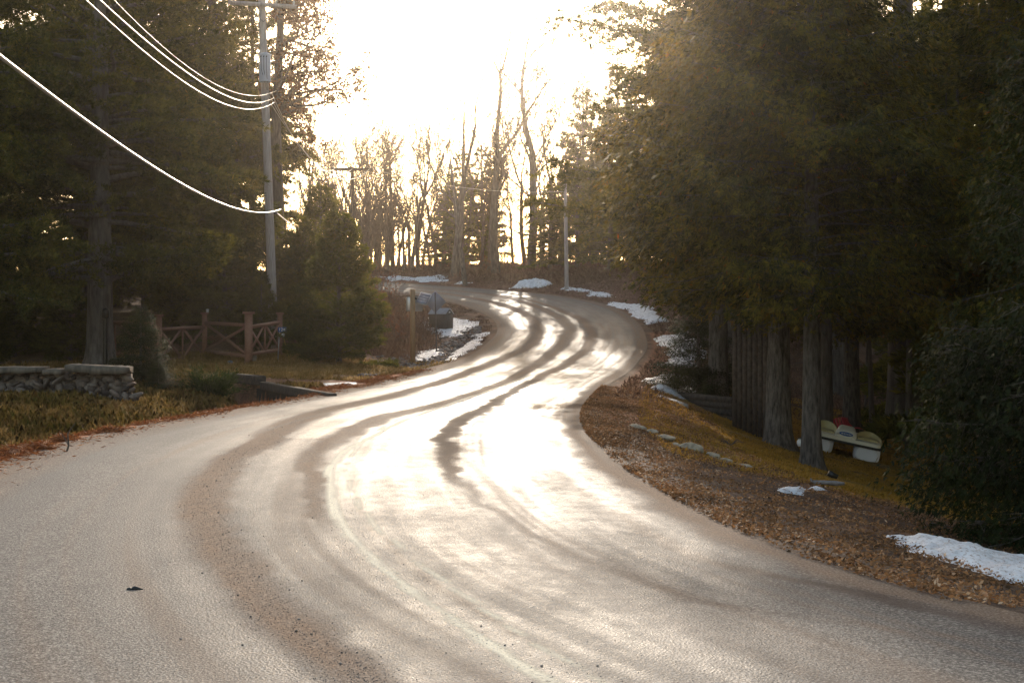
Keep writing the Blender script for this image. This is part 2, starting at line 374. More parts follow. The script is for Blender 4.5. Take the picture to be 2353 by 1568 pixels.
me = mesh_np('ground', np.stack([GX, GD, GZ], -1).reshape(-1, 3), GF, groundmat(),
             {'gcol': ('POINT', 'FLOAT_COLOR', np.concatenate([c, np.ones(GX.shape + (1,))], -1).reshape(-1, 4))}, smooth=True)
tag(link('ground', me), 'leaf-strewn verges, ditch and banks on both sides of the winding road', 'ground', kind='structure')

# ---- the road sheet; tracks of wet tarmac between bands of dry brown grit
def px_on_road(x, y):
    D = np.linspace(4, 104, 2000); r = YH - F * (zroad(D) - EYE) / D
    # rows fall monotonically with distance
    d = np.interp(-y, -r, D); return (x - CX) * d / F, d
def band(pts):
    q = []
    for x, y, hw in pts:
        X, d = px_on_road(x, y); xl, xr = float(XL(d)), float(XR(d)); q.append((d, (X - xl) / (xr - xl), hw * d / F / (xr - xl)))
    q.sort(); return np.array(q)
B_LEFT = band([(790, 1555, 95), (639, 1432, 84), (550, 1329, 74), (495, 1239, 66), (467, 1157, 58), (509, 1088, 50), (618, 1019, 42), (742, 950, 33), (893, 916, 26), (1065, 862, 19), (1158, 824, 17), (1223, 793, 16), (1233, 759, 15), (1209, 724, 13), (1147, 700, 11), (1079, 685, 9)])
B_MID = band([(1168, 882, 15), (1031, 930, 26), (893, 964, 34), (777, 1019, 34), (728, 1054, 30), (718, 1109, 26), (740, 1200, 20), (1268, 814, 17), (1302, 779, 17), (1306, 752, 15), (1272, 725, 13), (1216, 700, 11), (1147, 683, 9)])
B_RIGHT = band([(2400, 1500, 60), (2050, 1460, 55), (1770, 1420, 45), (1581, 1398, 36), (1416, 1329, 28), (1306, 1274, 22), (1210, 1233, 16), (1093, 1154, 17), (1045, 1109, 17), (1020, 1061, 22), (1018, 1019, 24), (1052, 978, 22), (1127, 937, 18), (1182, 900, 14), (1250, 865, 13), (1319, 828, 14), (1354, 793, 14), (1357, 766, 13), (1333, 735, 12), (1285, 714, 10), (1216, 692, 8)])
B_YEL = band([(1240, 1580, 22), (1100, 1490, 17), (1000, 1420, 14), (900, 1340, 12), (830, 1275, 11), (780, 1210, 10), (760, 1150, 10), (757, 1090, 10), (790, 1050, 8), (860, 1010, 6), (980, 955, 5), (1130, 900, 4)])
B_YEL2 = band([(1370, 1590, 9), (1150, 1450, 7), (1020, 1350, 6), (920, 1275, 5), (840, 1195, 5), (800, 1120, 4), (815, 1050, 3)])
B_STREAK = band([(1130, 1450, 16), (1040, 1385, 13), (945, 1312, 10)])
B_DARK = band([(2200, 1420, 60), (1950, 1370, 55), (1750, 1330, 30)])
nu = 150
LD = catmull([p[0] for p in PAIRS], 60); RD = catmull([p[1] for p in PAIRS], 60)
u = np.linspace(-.012, 1.012, nu)
RX = LD[:, None, 0] * (1 - u) + RD[:, None, 0] * u; RDp = LD[:, None, 1] * (1 - u) + RD[:, None, 1] * u
def rband(b, sharp=1.0, warp=.012, fade=True, jag=.018):
    cc = np.interp(RDp, b[:, 0], b[:, 1]); hw = np.interp(RDp, b[:, 0], b[:, 2])
    wv = (RX - XL(RDp)) / (XR(RDp) - XL(RDp))
    wv = wv + (fbm(RX * 1.1, RDp * 1.1, 51, 4) - .5) * warp * 2 + (fbm(RX * 5, RDp * 3.2, 53, 3) - .5) * jag
    e = np.exp(-(np.abs(wv - cc) / (hw * 1.05 + 1e-4))**(3.6 * sharp))
    if fade: e = e * sstep(b[0, 0] - 1.2, b[0, 0] + .3, RDp) * (1 - sstep(b[-1, 0] + 2, b[-1, 0] + 14, RDp))
    return e
wv = (RX - XL(RDp)) / (XR(RDp) - XL(RDp))
nA = fbm(RX * .9, RDp * .35, 61, 4); nB = fbm(RX * 3, RDp * 1.2, 71, 4); st1 = fbm(wv * 70, RDp * .22, 63, 3); st2 = fbm(wv * 18, RDp * .1, 65, 3)
bl = rband(B_LEFT) * (.8 + .2 * nB); bm_ = rband(B_MID) * (.7 + .4 * nB) * (.6 + .4 * sstep(15, 19, RDp)); br = rband(B_RIGHT, 1.0, .02)
br = br * np.clip(.25 + .75 * sstep(12.5, 15.0, RDp) + .4 * (nB - .4), 0, 1) * (.8 + .2 * nB)
edgeL = np.clip(1 - wv / (.10 + .05 * nA), 0, 1)**.6 * (wv < .16); edgeR = sstep(.915, .965, wv + (nB - .5) * .05)
edgeR = np.maximum(edgeR, sstep(.90, .95, wv) * .8 * sstep(50, 60, RDp))
grit = np.clip(np.maximum.reduce([bl, bm_, br, edgeL * .9, edgeR * .85]) * (.62 + .72 * st1) + .38 * sstep(.52, .74, st2 * .5 + st1 * .5), 0, 1)
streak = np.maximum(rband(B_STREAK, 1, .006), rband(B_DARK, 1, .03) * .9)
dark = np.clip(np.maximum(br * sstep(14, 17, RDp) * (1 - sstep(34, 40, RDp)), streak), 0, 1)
paint = np.maximum(rband(B_YEL, 1.8, .003, True, .004), rband(B_YEL2, 1.8, .003, True, .004) * .8) * (1 - .35 * sstep(.5, .75, nB))
# freshly patched right lane beyond a straight seam: smoother and wetter
seamD = px_on_road(1200, 1016)[1]
patch = (RDp > seamD) * (wv > .42 + .0 * wv) * (RDp < 33)
patch2 = (RDp > px_on_road(700, 1060)[1]) * (wv < .42) * (RDp < 40)
wet = .62 + .28 * sstep(8, 18, RDp) * (.65 + .7 * (nA - .2)) + .22 * patch + .10 * patch2
wet = wet * (1 - .35 * (1 - sstep(.05, .3, wv)) * (1 - sstep(30, 40, RDp)))
wet = np.clip(wet * (1 - .93 * grit) * (.55 + .45 * nB + .55 * (st1 - .3)) * (1 - .92 * paint), 0, 1)
RZ = zroad(RDp) + .012 + .045 * (1 - (2 * np.clip(u, 0, 1)[None] - 1)**2)
RZ[:, 0] -= .06; RZ[:, -1] -= .06
def roadmat():
    m, nd, ln, bs = newmat('wet_worn_asphalt')
    o = objco(nd); g = attr(nd, 'grit'); wt = attr(nd, 'wet'); dk = attr(nd, 'dark'); pt = attr(nd, 'paint')
    st = stretch(nd, ln, o, (1, .8, 1))
    f1 = noise(nd, ln, 60, 5, o, .7); f2 = noise(nd, ln, 7, 6, st, .7); f3 = noise(nd, ln, 190, 2, o)
    ag = nd.new('ShaderNodeTexVoronoi'); ag.inputs['Scale'].default_value = 75; ln.new(o, ag.inputs['Vector'])
    base = ramp(nd, ln, f1, [(.38, (.03, .028, .027)), (.52, (.11, .103, .097)), (.64, (.3, .28, .265))])
    gr = ramp(nd, ln, f1, [(.34, (.09, .058, .04)), (.5, (.2, .135, .095)), (.68, (.34, .25, .18))])
    gfac = math_(nd, ln, 'MULTIPLY', g, math_(nd, ln, 'ADD', math_(nd, ln, 'MULTIPLY', f2, 1.0), .45), True)
    col = mixc(nd, ln, gfac, base, gr)
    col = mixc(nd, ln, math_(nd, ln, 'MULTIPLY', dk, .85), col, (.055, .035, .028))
    pc = math_(nd, ln, 'MULTIPLY', pt, ramp(nd, ln, f1, [(.3, (.2, .2, .2)), (.5, (1, 1, 1))]), True)
    col = mixc(nd, ln, math_(nd, ln, 'MULTIPLY', pc, .95), col, (.86, .8, .64))
    # pebbles
    vp = nd.new('ShaderNodeTexVoronoi'); vp.inputs['Scale'].default_value = 16; vp.inputs['Randomness'].default_value = 1; ln.new(o, vp.inputs['Vector'])
    peb = math_(nd, ln, 'MULTIPLY', math_(nd, ln, 'LESS_THAN', vp.outputs['Distance'], .13), math_(nd, ln, 'GREATER_THAN', noise(nd, ln, 9, 2, o), .53))
    col = mixc(nd, ln, math_(nd, ln, 'MULTIPLY', peb, .7), col, (.05, .04, .035))
    ln.new(col, bs.inputs['Base Color'])
    # roughness: wet tarmac .28, dry grit .85
    wn = math_(nd, ln, 'MULTIPLY', wt, math_(nd, ln, 'ADD', math_(nd, ln, 'MULTIPLY', f2, .9), .55), True)
    r = math_(nd, ln, 'SUBTRACT', .82, math_(nd, ln, 'MULTIPLY', wn, .42))
    r = math_(nd, ln, 'ADD', r, math_(nd, ln, 'MULTIPLY', gfac, .12), True)
    r = math_(nd, ln, 'ADD', r, math_(nd, ln, 'MULTIPLY', math_(nd, ln, 'SUBTRACT', f1, .5), .5), True)
    ln.new(r, bs.inputs['Roughness'])
    sp = math_(nd, ln, 'SUBTRACT', math_(nd, ln, 'ADD', .35, math_(nd, ln, 'MULTIPLY', wn, .45)), math_(nd, ln, 'MULTIPLY', gfac, .3), True)
    ln.new(sp, bs.inputs['Specular IOR Level'])
    h = math_(nd, ln, 'ADD', math_(nd, ln, 'MULTIPLY', ag.outputs['Distance'], .6), math_(nd, ln, 'MULTIPLY', f3, .4))
    bump(nd, ln, bs, h, .8, .006)
    dry = nd.new('ShaderNodeBsdfPrincipled'); ln.new(col, dry.inputs['Base Color']); dry.inputs['Roughness'].default_value = .95; dry.inputs['Specular IOR Level'].default_value = .1
    ln.new(bs.inputs['Normal'].links[0].from_socket, dry.inputs['Normal'])
    mx = nd.new('ShaderNodeMixShader'); ln.new(math_(nd, ln, 'ADD', .11, math_(nd, ln, 'MULTIPLY', wn, .33), True), mx.inputs[0])
    ln.new(dry.outputs[0], mx.inputs[1]); ln.new(bs.outputs[0], mx.inputs[2])
    ln.new(mx.outputs[0], [n for n in nd if n.type == 'OUTPUT_MATERIAL'][0].inputs['Surface'])
    return m
iu = (np.arange(len(LD) - 1)[:, None] * nu + np.arange(nu - 1)[None]).ravel()
me = mesh_np('road', np.stack([RX, RDp, RZ], -1).reshape(-1, 3), np.stack([iu, iu + 1, iu + nu + 1, iu + nu], -1), roadmat(),
             {'grit': ('POINT', 'FLOAT', grit.ravel()), 'wet': ('POINT', 'FLOAT', wet.ravel()), 'dark': ('POINT', 'FLOAT', dark.ravel()), 'paint': ('POINT', 'FLOAT', paint.ravel())}, smooth=True)
tag(link('road', me), 'wet winding asphalt road with brown grit bands and worn yellow centre line', 'road', kind='structure')

# ------------------------------------------------------------------ scatter helpers
def nrm(a): return a / (np.linalg.norm(a, axis=-1, keepdims=True) + 1e-9)
def blades(P, Dv, L, W, rng, curve=.25):
    """curved two-segment blades: P (N,3), Dv unit dirs, L,W (N)"""
    N = len(P); side = nrm(np.cross(Dv, rng.normal(size=(N, 3))))
    L = L[:, None]; W = W[:, None]
    droop = np.array([0, 0, -1.]) * curve
    m = P + Dv * L * .55; t = P + (Dv + droop) * L
    V = np.stack([P - side * W / 2, P + side * W / 2, m + side * W * .35, t, m - side * W * .35], 1).reshape(-1, 3)
    b = np.arange(N)[:, None] * 5
    return V, np.hstack([b, b + 1, b + 2, b + 3, b + 4])
def diamonds(P, Dv, L, W, rng, side=None):
    N = len(P)
    if side is None: side = nrm(np.cross(Dv, rng.normal(size=(N, 3))))
    L = np.broadcast_to(L, (N,))[:, None]; W = np.broadcast_to(W, (N,))[:, None]
    m = P + Dv * L * .5
    V = np.stack([P, m + side * W / 2, P + Dv * L, m - side * W / 2], 1).reshape(-1, 3)
    b = np.arange(N)[:, None] * 4
    return V, np.hstack([b, b + 1, b + 2, b + 3])
def leafmesh(name, V, Fc, mat, rnd): return mesh_np(name, V, Fc, mat, {'rnd': ('FACE', 'FLOAT', rnd)})

# ------------------------------------------------------------------ trees
def conifer(seed, H, h0, R, nl, kind, ncl, ll=.15, lw=.03, nleaf=6, droop=.25, e0=(0., .6), prof_=None, r0=.2, lean=(0, 0),
            sect=None, mats=('bark', 'needle'), tw=.45, wood_twigs=True, trunk_top=1.0, tmin=.25, bend=0):
    """returns (wood mesh, leaf mesh) with the trunk foot at the origin"""
    rng = np.random.RandomState(seed)
    prof_ = prof_ or (lambda x: (1 - x)**.65 * (.6 + .4 * np.minimum(1, x * 4)))
    x = np.sort(rng.rand(nl)); zb = h0 + (H - h0) * x
    az = np.arange(nl) * 2.39996 + rng.normal(0, .35, nl)
    if sect is not None: az = rng.uniform(sect[0], sect[1], nl)
    L = R * prof_(x) * rng.uniform(.6, 1.15, nl) + .15
    e = e0[0] + (e0[1] - e0[0]) * x + rng.normal(0, .12, nl)
    lx, ly = lean
    def tr(z): return np.stack([lx * (z / H)**1.3 + bend * np.sin(z / H * 5), ly * (z / H)**1.3 + 0 * z, z], -1)
    def limb(i, t):
        b = tr(zb[i]); hd = np.stack([np.cos(az[i]) * np.cos(e[i]), np.sin(az[i]) * np.cos(e[i]), np.sin(e[i])], -1)
        wob = .06 * L[i] * np.sin(t * 5 + i)
        out = b + hd * (L[i] * t)[..., None]
        out[..., 2] += -droop * L[i] * t**1.8 + .45 * droop * L[i] * t**4
        out[..., 0] += -np.sin(az[i]) * wob; out[..., 1] += np.cos(az[i]) * wob
        return out
    wood = MB()
    zt = np.linspace(0, H * trunk_top, 14); rt = r0 * (1 - zt / H)**.75 + .01
    zt = np.concatenate([np.linspace(0, 1.2, 7), np.linspace(1.6, H * trunk_top, 16)]); rt = r0 * (1 - zt / H)**.75 + .01
    wood.tube(tr(zt), rt, 20, False); tv = wood.V[0]; ax_ = np.repeat(tr(zt), 20, 0); th_ = np.tile(np.arange(20) * 2 * pi / 20, len(zt)); zz_ = np.repeat(zt, 20)
    lob = np.abs(np.cos(th_ * 2.5 + seed)) ; fl = 1 + np.exp(-zz_ / .28) * (.25 + .55 * lob) + .1 * (vnoise(np.cos(th_) * 3 + seed, np.sin(th_) * 3 + zz_ * 1.3) - .5) * 2
    wood.V[0] = ax_ + (tv - ax_) * np.stack([fl, fl, fl * 0 + 1], -1)
    tt = np.linspace(0, 1, 6)
    for i in range(nl):
        wood.tube(limb(np.full(6, i), tt), np.maximum(.006, r0 * (.28 if kind == 'pine' else .17) * (L[i] / R)**.8 * (1 - tt * .85)), 4, False)
    # clusters along the twigs of each limb
    pL = L**1.7; i = rng.choice(nl, ncl, p=pL / pL.sum())
    ntw = 11; k = rng.randint(0, ntw, ncl); tk = tmin + (1.0 - tmin) * ((k + .5) / ntw)
    sg = rng.choice([-1, 1], ncl); tl = L[i] * tw * (1.1 - .75 * tk) + .12; s = rng.rand(ncl)**.8
    hsh = np.sin(i * 12.9898 + k * 78.233 + sg * 3.1) * 43758.5453; hsh = hsh - np.floor(hsh)
    ang = az[i] + sg * (.75 + .5 * hsh)
    td = np.stack([np.cos(ang), np.sin(ang), (hsh - .5) * .5 - .12 * (droop > .1)], -1)
    base = limb(i, tk); Q = base + td * (tl * s)[:, None]
    Q[:, 2] -= .18 * tl * s**2 * (1 if droop > 0 else 0)
    tipm = (rng.rand(ncl) < .16); Q[tipm] = limb(i[tipm], rng.uniform(.7, 1.03, tipm.sum()))
    Q += rng.normal(0, .03 if kind == 'pine' else .09, Q.shape); Q[:, 2] -= 0 if kind == 'pine' else np.abs(rng.normal(0, .16, ncl))
    if wood_twigs:
        sel = rng.choice(ncl, min(ncl, nl * 9), replace=False)
        A = base[sel]; B = base[sel] + td[sel] * tl[sel][:, None] * .9; B[:, 2] -= .15 * tl[sel]
        sd = np.array([0, 0, .008]); sd2 = np.cross(nrm(B - A), [0, 0, 1.]) * .008
        V = np.stack([A - sd2, A + sd2, B], 1).reshape(-1, 3); wood.add(V, np.arange(len(V)).reshape(-1, 3))
        V = np.stack([A - sd, A + sd, B], 1).reshape(-1, 3); wood.add(V, np.arange(len(V)).reshape(-1, 3))
    n = nleaf; Qn = np.repeat(Q, n, 0); dn = np.repeat(td, n, 0)
    outw = nrm(np.repeat(Q - tr(Q[:, 2]), n, 0) * [1, 1, 0])
    if kind == 'pine':
        d = nrm(dn * .5 + outw * .35 + rng.normal(0, .55, Qn.shape) + [0, 0, .28])
        V, Fc = diamonds(Qn, d, ll * rng.uniform(.6, 1.2, len(Qn)), lw, rng)
    else:     # flat sprays: leaflets fanned out in a plane
        pn = nrm(np.repeat(rng.normal(0, .5, Q.shape), n, 0) + [0, 0, .8] + outw * .6)
        sd = nrm(np.cross(dn, pn)); j = np.tile(np.linspace(-1, 1, n), len(Q)) + rng.normal(0, .15, len(Qn))
        ax = nrm(dn * .45 + outw * .4 + np.repeat(rng.normal(0, .35, Q.shape), n, 0) + [0, 0, -.6])
        d = nrm(ax + sd * (j * .95)[:, None]); Qs = Qn + ax * (ll * .5 * (1 - np.abs(j)) * rng.rand(len(Qn)))[:, None]
        V, Fc = diamonds(Qs, d, ll * rng.uniform(.7, 1.2, len(Qn)), lw, rng, nrm(np.cross(d, pn)) )
    rnd = np.clip(np.repeat(.42 + .22 * (fbm(Q[:, 0] * 1.3 + Q[:, 2], Q[:, 1] * 1.3 - Q[:, 2] * .7, 7, 3) - .5) * 4 + rng.normal(0, .1, ncl), n) + rng.normal(0, .12, len(Qn)), 0, .96)
    rnd[rng.rand(len(rnd)) < .004] = 1
    wm = mesh_np('tree_wood', np.vstack(wood.V), [np.vstack(f) for f in wood.F.values() if f], M[mats[0]], smooth=True)
    return wm, leafmesh('tree_foliage', V, Fc, M[mats[1]], rnd)

def put_tree(name, meshes, x, d, label, cat, group=None, rz=0, s=1.0, sz=None, z=None, parts=('trunk', 'crown')):
    zz = gz(x, d) - .12 if z is None else z
    e = empty(name, (x, d, zz), label, cat, group, rz); e.scale = (s, s, sz or s)
    for p, m in zip(parts, meshes):
        if m is not None: link(p, m, e)
    return e

def bare_tree(seed, H, r0, spread=.5, depth=5, fork=.35, up=.35, twigs=3, mat='twig', leafy=0, minz=.3):
    rng = random.Random(seed); nr = np.random.RandomState(seed); B = MB(); tips = []
    def grow(p, d, L, r, lev):
        n = 5 if lev < 2 else 3; pts = [p.copy()]; q = p.copy(); dd = d.copy()
        for k in range(n):
            dd = dd + nr.normal(0, .06 + .05 * lev, 3) + np.array([0, 0, up * .12]); dd /= np.linalg.norm(dd)
            q = q + dd * L / n; pts.append(q.copy())
        r = max(r, .02); rr = np.linspace(r, max(r * .62, .012), n + 1)
        B.tube(pts, rr, 10 if lev == 0 else (5 if lev == 1 else 3), False)
        if lev >= depth: tips.append((q, dd)); return
        nc = 2 if lev == 0 else rng.choice([1, 2, 2, 3])
        for c_ in range(nc):                                    # at the end
            a = nr.normal(0, 1, 3); a -= a @ dd * dd; a /= np.linalg.norm(a)
            k = spread * rng.uniform(.4, 1.0)
            grow(q, nrm(dd + a * k), L * rng.uniform(.55, .8), rr[-1] * (.85 if c_ == 0 else .65), lev + 1)
        ns = twigs if lev else twigs + 3
        for c_ in range(ns):                                    # along it
            f = rng.uniform(minz if lev == 0 else .2, .95); j = min(int(f * n), n - 1); g = pts[j] + (pts[j + 1] - pts[j]) * (f * n - j)
            a = nr.normal(0, 1, 3); a -= a @ dd * dd; a /= np.linalg.norm(a)
            grow(g, nrm(dd * .7 + a * rng.uniform(.5, 1.0)), L * rng.uniform(.3, .55) * (1 - .4 * f), rr[j] * rng.uniform(.3, .45), lev + 2)
    grow(np.zeros(3), nrm(np.array([nr.normal(0, .04), nr.normal(0, .04), 1])), H * .42, r0, 0)
    wm = mesh_np('bare_tree_wood', np.vstack(B.V), [np.vstack(f) for f in B.F.values() if f], M[mat], smooth=True)
    lm = None
    if leafy and tips:
        T = np.array([t[0] for t in tips]); idx = nr.randint(0, len(T), leafy); Q = T[idx] + nr.normal(0, .3, (leafy, 3))
        V, Fc = diamonds(Q, nrm(nr.normal(0, 1, Q.shape)), nr.uniform(.1, .2, leafy), .1, nr)
        lm = leafmesh('dry_leaves', V, Fc, M['oakleaf'], nr.rand(leafy))
    return wm, lm

# ---- right side: cedars overhanging the verge
cedprof = lambda x: (1 - x)**.55 * (.5 + .5 * np.minimum(1, x * 4.5))
CED_A = conifer(11, 11.5, 3.2, 3.9, 190, 'cedar', 42000, .12, .024, 6, .32, (.12, .6), cedprof, .18, mats=('lichenbark', 'cedar'), tmin=.2)
CED_B = conifer(12, 12.0, 3.6, 3.6, 170, 'cedar', 38000, .12, .024, 6, .38, (.1, .6), cedprof, .26, mats=('lichenbark', 'cedar'), tmin=.2)
CED_S = conifer(13, 6.5, .15, 2.1, 150, 'cedar', 42000, .068, .0145, 6, .25, (.1, .7), lambda x: (1 - x)**.6 * (.85 + .15 * np.minimum(1, x * 6)), .1, mats=('lichenbark', 'darkcedar'), tmin=.3)
G_CED = 'cedars overhanging the right verge'
put_tree('cedar_tree', CED_A, 5.6, 26.6, 'dark green cedar with knobbly pale trunk just left of the pedal boat', 'tree', G_CED, .4)
put_tree('cedar_tree', CED_B, 5.55, 29.6, 'cedar with thick grey trunk between the dark board fence and the knobbly trunk', 'tree', G_CED, 2.1)
put_tree('cedar_tree', CED_B, 5.15, 35.5, 'cedar behind the low timber retaining wall, drooping over the road bend', 'tree', G_CED, 3.6, 1.0)
put_tree('cedar_tree', CED_B, 9.2, 38.5, 'cedar standing behind the red slatted chair', 'tree', G_CED, 4.6, .9)
put_tree('cedar_tree', CED_B, 10.6, 23.0, 'dense dark cedar above and in front of the pedal boat at right', 'tree', G_CED, 5.2, 1.0)
put_tree('cedar_tree', CED_B, 11.2, 30.0, 'cedar standing in the gloom right of the pedal boat', 'tree', G_CED, .9, 1.05)
put_tree('cedar_shrub', CED_S, 5.55, 13.6, 'large low-skirted green cedar above the snow patch at the right edge', 'shrub', None, .3, .78, .95)
put_tree('cedar_shrub', CED_S, 4.75, 36.2, 'bushy cedar shrub behind the timber wall beside the snow', 'shrub', None, 2.0, .62, .42)
# white pine leaning its limbs out over the road, further up
PINE_A = conifer(21, 17, 3.0, 4.6, 95, 'pine', 15000, .22, .04, 8, .1, (.0, .5), None, .28, mats=('pinebark', 'needle'))
PINE_B = conifer(22, 18, 4.2, 4.2, 85, 'pine', 14000, .22, .04, 8, .18, (-.1, .45), None, .34, mats=('pinebark', 'needle'))
PINE_C = conifer(23, 6.0, .1, 2.0, 90, 'pine', 12000, .16, .022, 7, -.12, (.35, .95), lambda x: (1 - x)**.7 * (.8 + .2 * np.minimum(1, x * 6)), .09, mats=('pinebark', 'youngneedle'), tmin=.3)
PINE_F = conifer(26, 6.0, .02, 2.0, 130, 'pine', 21000, .15, .02, 7, -.05, (.15, .95), lambda x: (1 - x)**.62 * (.9 + .1 * np.minimum(1, x * 6)), .09, mats=('pinebark', 'youngneedle'), tmin=.2)
HEM = conifer(24, 15, 1.5, 3.2, 110, 'pine', 8000, .26, .06, 5, .25, (.1, .5), lambda x: (1 - x)**.9, .2, mats=('bark', 'needle'))
PINE_E = conifer(25, 15, 4.4, 5.3, 95, 'pine', 17000, .19, .028, 8, .04, (.05, .55), lambda x: 1 - .4 * x, .25, mats=('pinebark', 'needle'), tmin=.35)
put_tree('white_pine', PINE_E, 6.5, 43, 'tall white pine reaching long limbs out over the bend at upper right', 'tree', None, .8, 1.05)
put_tree('white_pine', PINE_B, 7.6, 55, 'hazy white pine behind the overhanging limbs at upper right', 'tree', None, 2.8, 1.0)
# wall of wood down towards the water
rng = random.Random(4)
k = 0
for (x, d, s) in [(11.5, 34, .9), (13, 41, .95), (16, 37, .8), (10.8, 47, .9), (15.5, 50, 1), (19, 44, 1.), (21, 55, 1), (13.5, 58, 1), (18, 62, 1.1), (24, 48, 1.), (26, 62, 1.1),
                  (11.5, 66, 1), (9.8, 60, .9), (14, 72, 1), (20, 74, 1), (8.8, 72, .85), (12, 80, .9), (17, 84, 1), (23, 82, 1), (30, 72, 1), (14, 25, .95), (14.5, 29, 1), (12.2, 18.5, .95), (9.9, 17.5, .9), (8.2, 12, .9), (13.5, 35, 1.35), (17, 32, 1.3), (11, 40, 1.3)]:
    if k in (20, 22, 23, 24): put_tree('cedar_tree', CED_B if k % 2 else CED_A, x, d, 'dense dark cedar filling the right margin of the view', 'tree', 'dark cedars at the right margin', rng.uniform(0, 6), s)
    else: put_tree('hemlock_tree', HEM if k % 3 else PINE_B, x, d, 'dark evergreen in the shaded wood behind the pedal boat', 'tree', 'evergreens in the wood on the right', rng.uniform(0, 6), s)
    k += 1

# ---- left side
PINE_D = conifer(31, 16, 2.6, 5.0, 120, 'pine', 25000, .19, .032, 8, .16, (.05, .5), lambda x: (1 - x)**.5 * (.8 + .2 * np.minimum(1, x * 4)), .4, mats=('pinebark', 'needle'))
put_tree('white_pine', PINE_D, -12.6, 43.5, 'big white pine with thick bare grey trunk behind the left fence', 'tree', None, .5, 1.0)
put_tree('white_pine', PINE_D, -15.6, 38, 'full dark pine at the left edge above the stone wall', 'tree', None, 2.6, .85)
put_tree('white_pine', PINE_A, -14.9, 52, 'tall brown-green pine behind the bare-trunked pine', 'tree', None, 1.6, 1.05)
put_tree('white_pine', PINE_B, -13.6, 57, 'tall pine with sunlit right flank left of the utility pole', 'tree', None, 3.9, 1.0)
put_tree('white_pine', PINE_D, -13.8, 66, 'hazy pine directly behind the utility pole', 'tree', None, 5.0, 1.0)
put_tree('white_pine', PINE_F, -5.65, 46.4, 'bushy young pine right of the blue number sign', 'tree', None, .2, .88, .82)
put_tree('white_pine', PINE_C, -9.3, 54, 'bushy young pine behind the gate and utility pole', 'tree', None, 1.9, 1.05, .85)
put_tree('white_pine', PINE_C, -12.2, 54.5, 'green young pine behind the middle of the brown fence', 'tree', None, 3.3, 1.15, .9)
put_tree('white_pine', PINE_C, -7.4, 55, 'young pine rising between the utility pole and the sunlit gap', 'tree', None, 4.4, 1.0, .95)
put_tree('cedar_shrub', CED_S, -8.85, 33.9, 'thin brownish cedar bush at the right end of the stone wall', 'shrub', None, .9, .38, .31)
put_tree('cedar_shrub', CED_S, -8.25, 33.2, 'small cedar bush in front of the left gate panel', 'shrub', None, 2.9, .2, .13)
k = 0
for (x, d, s) in [(-18, 46, 1), (-20.5, 40, .9), (-17, 56, 1.1), (-21, 52, 1), (-24, 60, 1.1), (-18, 66, 1), (-21, 70, 1.1), (-17, 61, .95), (-26, 46, 1), (-18.5, 33.5, .8), (-19.5, 74, .8), (-22, 80, .9)]:
    put_tree('hemlock_tree' if k % 2 else 'white_pine', HEM if k % 2 else PINE_A, x, d, 'dark evergreen in the shaded wood behind the left fence', 'tree', 'evergreens in the wood on the left', rng.uniform(0, 6), s); k += 1
for (x, d, s_, lab) in [(-14.6, 47, .5, 'low evergreen bush in the shade behind the stone wall'), (-17.5, 50, .6, 'low evergreen bush at the left margin of the shaded wood'), (-16.2, 44, .4, 'small evergreen seedling left of the leftmost fence post'), (-19.5, 57, .9, 'young evergreen deep in the shade at far left'), (-15.5, 60, 1.0, 'young evergreen seen between the big trunk and the fence'), (-13.6, 66, 1.1, 'young evergreen behind the shaded fence panel')]:
    put_tree('young_pine', PINE_C, x, d, lab, 'tree', None, x, s_ * 1.3, s_)
put_tree('young_pine', PINE_C, -8.85, 50.2, 'small pine bush hiding the foot of the utility pole', 'tree', None, 1, .55, .45)
put_tree('white_pine', PINE_A, -12.6, 69, 'narrow hazy pine right behind the utility pole and its transformer', 'tree', None, 2.2, .68, 1.02)
put_tree('white_pine', PINE_D, -12.3, 58, 'sunlit-flanked pine rising left of the transformer', 'tree', None, 5.2, .62, 1.0)
put_tree('young_pine', PINE_F, -7.55, 51.6, 'dense young pine hugging the right side of the utility pole', 'tree', None, 2, .72, .7)
put_tree('young_pine', PINE_F, -10.6, 52.4, 'dense young pine behind the lighted fence post', 'tree', None, 4, .95, .8)
# oak that kept some of its leaves
rng_ = np.random.RandomState(7); W_ = MB(); W_.tube([(0, 0, 0), (.1, 0, 4), (0, 0, 8), (.2, 0, 12), (.1, 0, 17)], [.3, .26, .22, .16, .05], 12, False); LP_ = []
for k in range(46):
    z0 = rng_.uniform(8.3, 16.5); a_ = rng_.uniform(-1.3, 1.3) if k % 4 else rng_.uniform(0, 6.3); L_ = rng_.uniform(2.6, 5.6) * (1 - .03 * (z0 - 9)); p = np.array([0, 0, z0]); dd = np.array([cos(a_), sin(a_), .42]); pts = [p]
    for m_ in range(6): dd = nrm(dd + rng_.normal(0, .16, 3) - [0, 0, .05]); pts.append(pts[-1] + dd * L_ / 6)
    W_.tube(pts, np.linspace(.075, .015, 7), 5, False)
    for m_ in range(12):
        i_ = rng_.randint(1, 7); d2 = nrm(dd * .7 + rng_.normal(0, .6, 3)); q_ = pts[i_] + d2 * rng_.uniform(.4, 1.1); W_.tube([pts[i_], (pts[i_] + q_) / 2 + rng_.normal(0, .06, 3), q_], [.02, .014, .008], 3, False)
        for n_ in range(3): c_ = pts[i_] + (q_ - pts[i_]) * rng_.uniform(.5, 1.1) + rng_.normal(0, .08, 3); LP_.append(c_ + rng_.normal(0, .13, (9, 3)))
LP_ = np.vstack(LP_); V, Fc = diamonds(LP_, nrm(rng_.normal(0, 1, LP_.shape)), rng_.uniform(.12, .2, len(LP_)), .11, rng_)
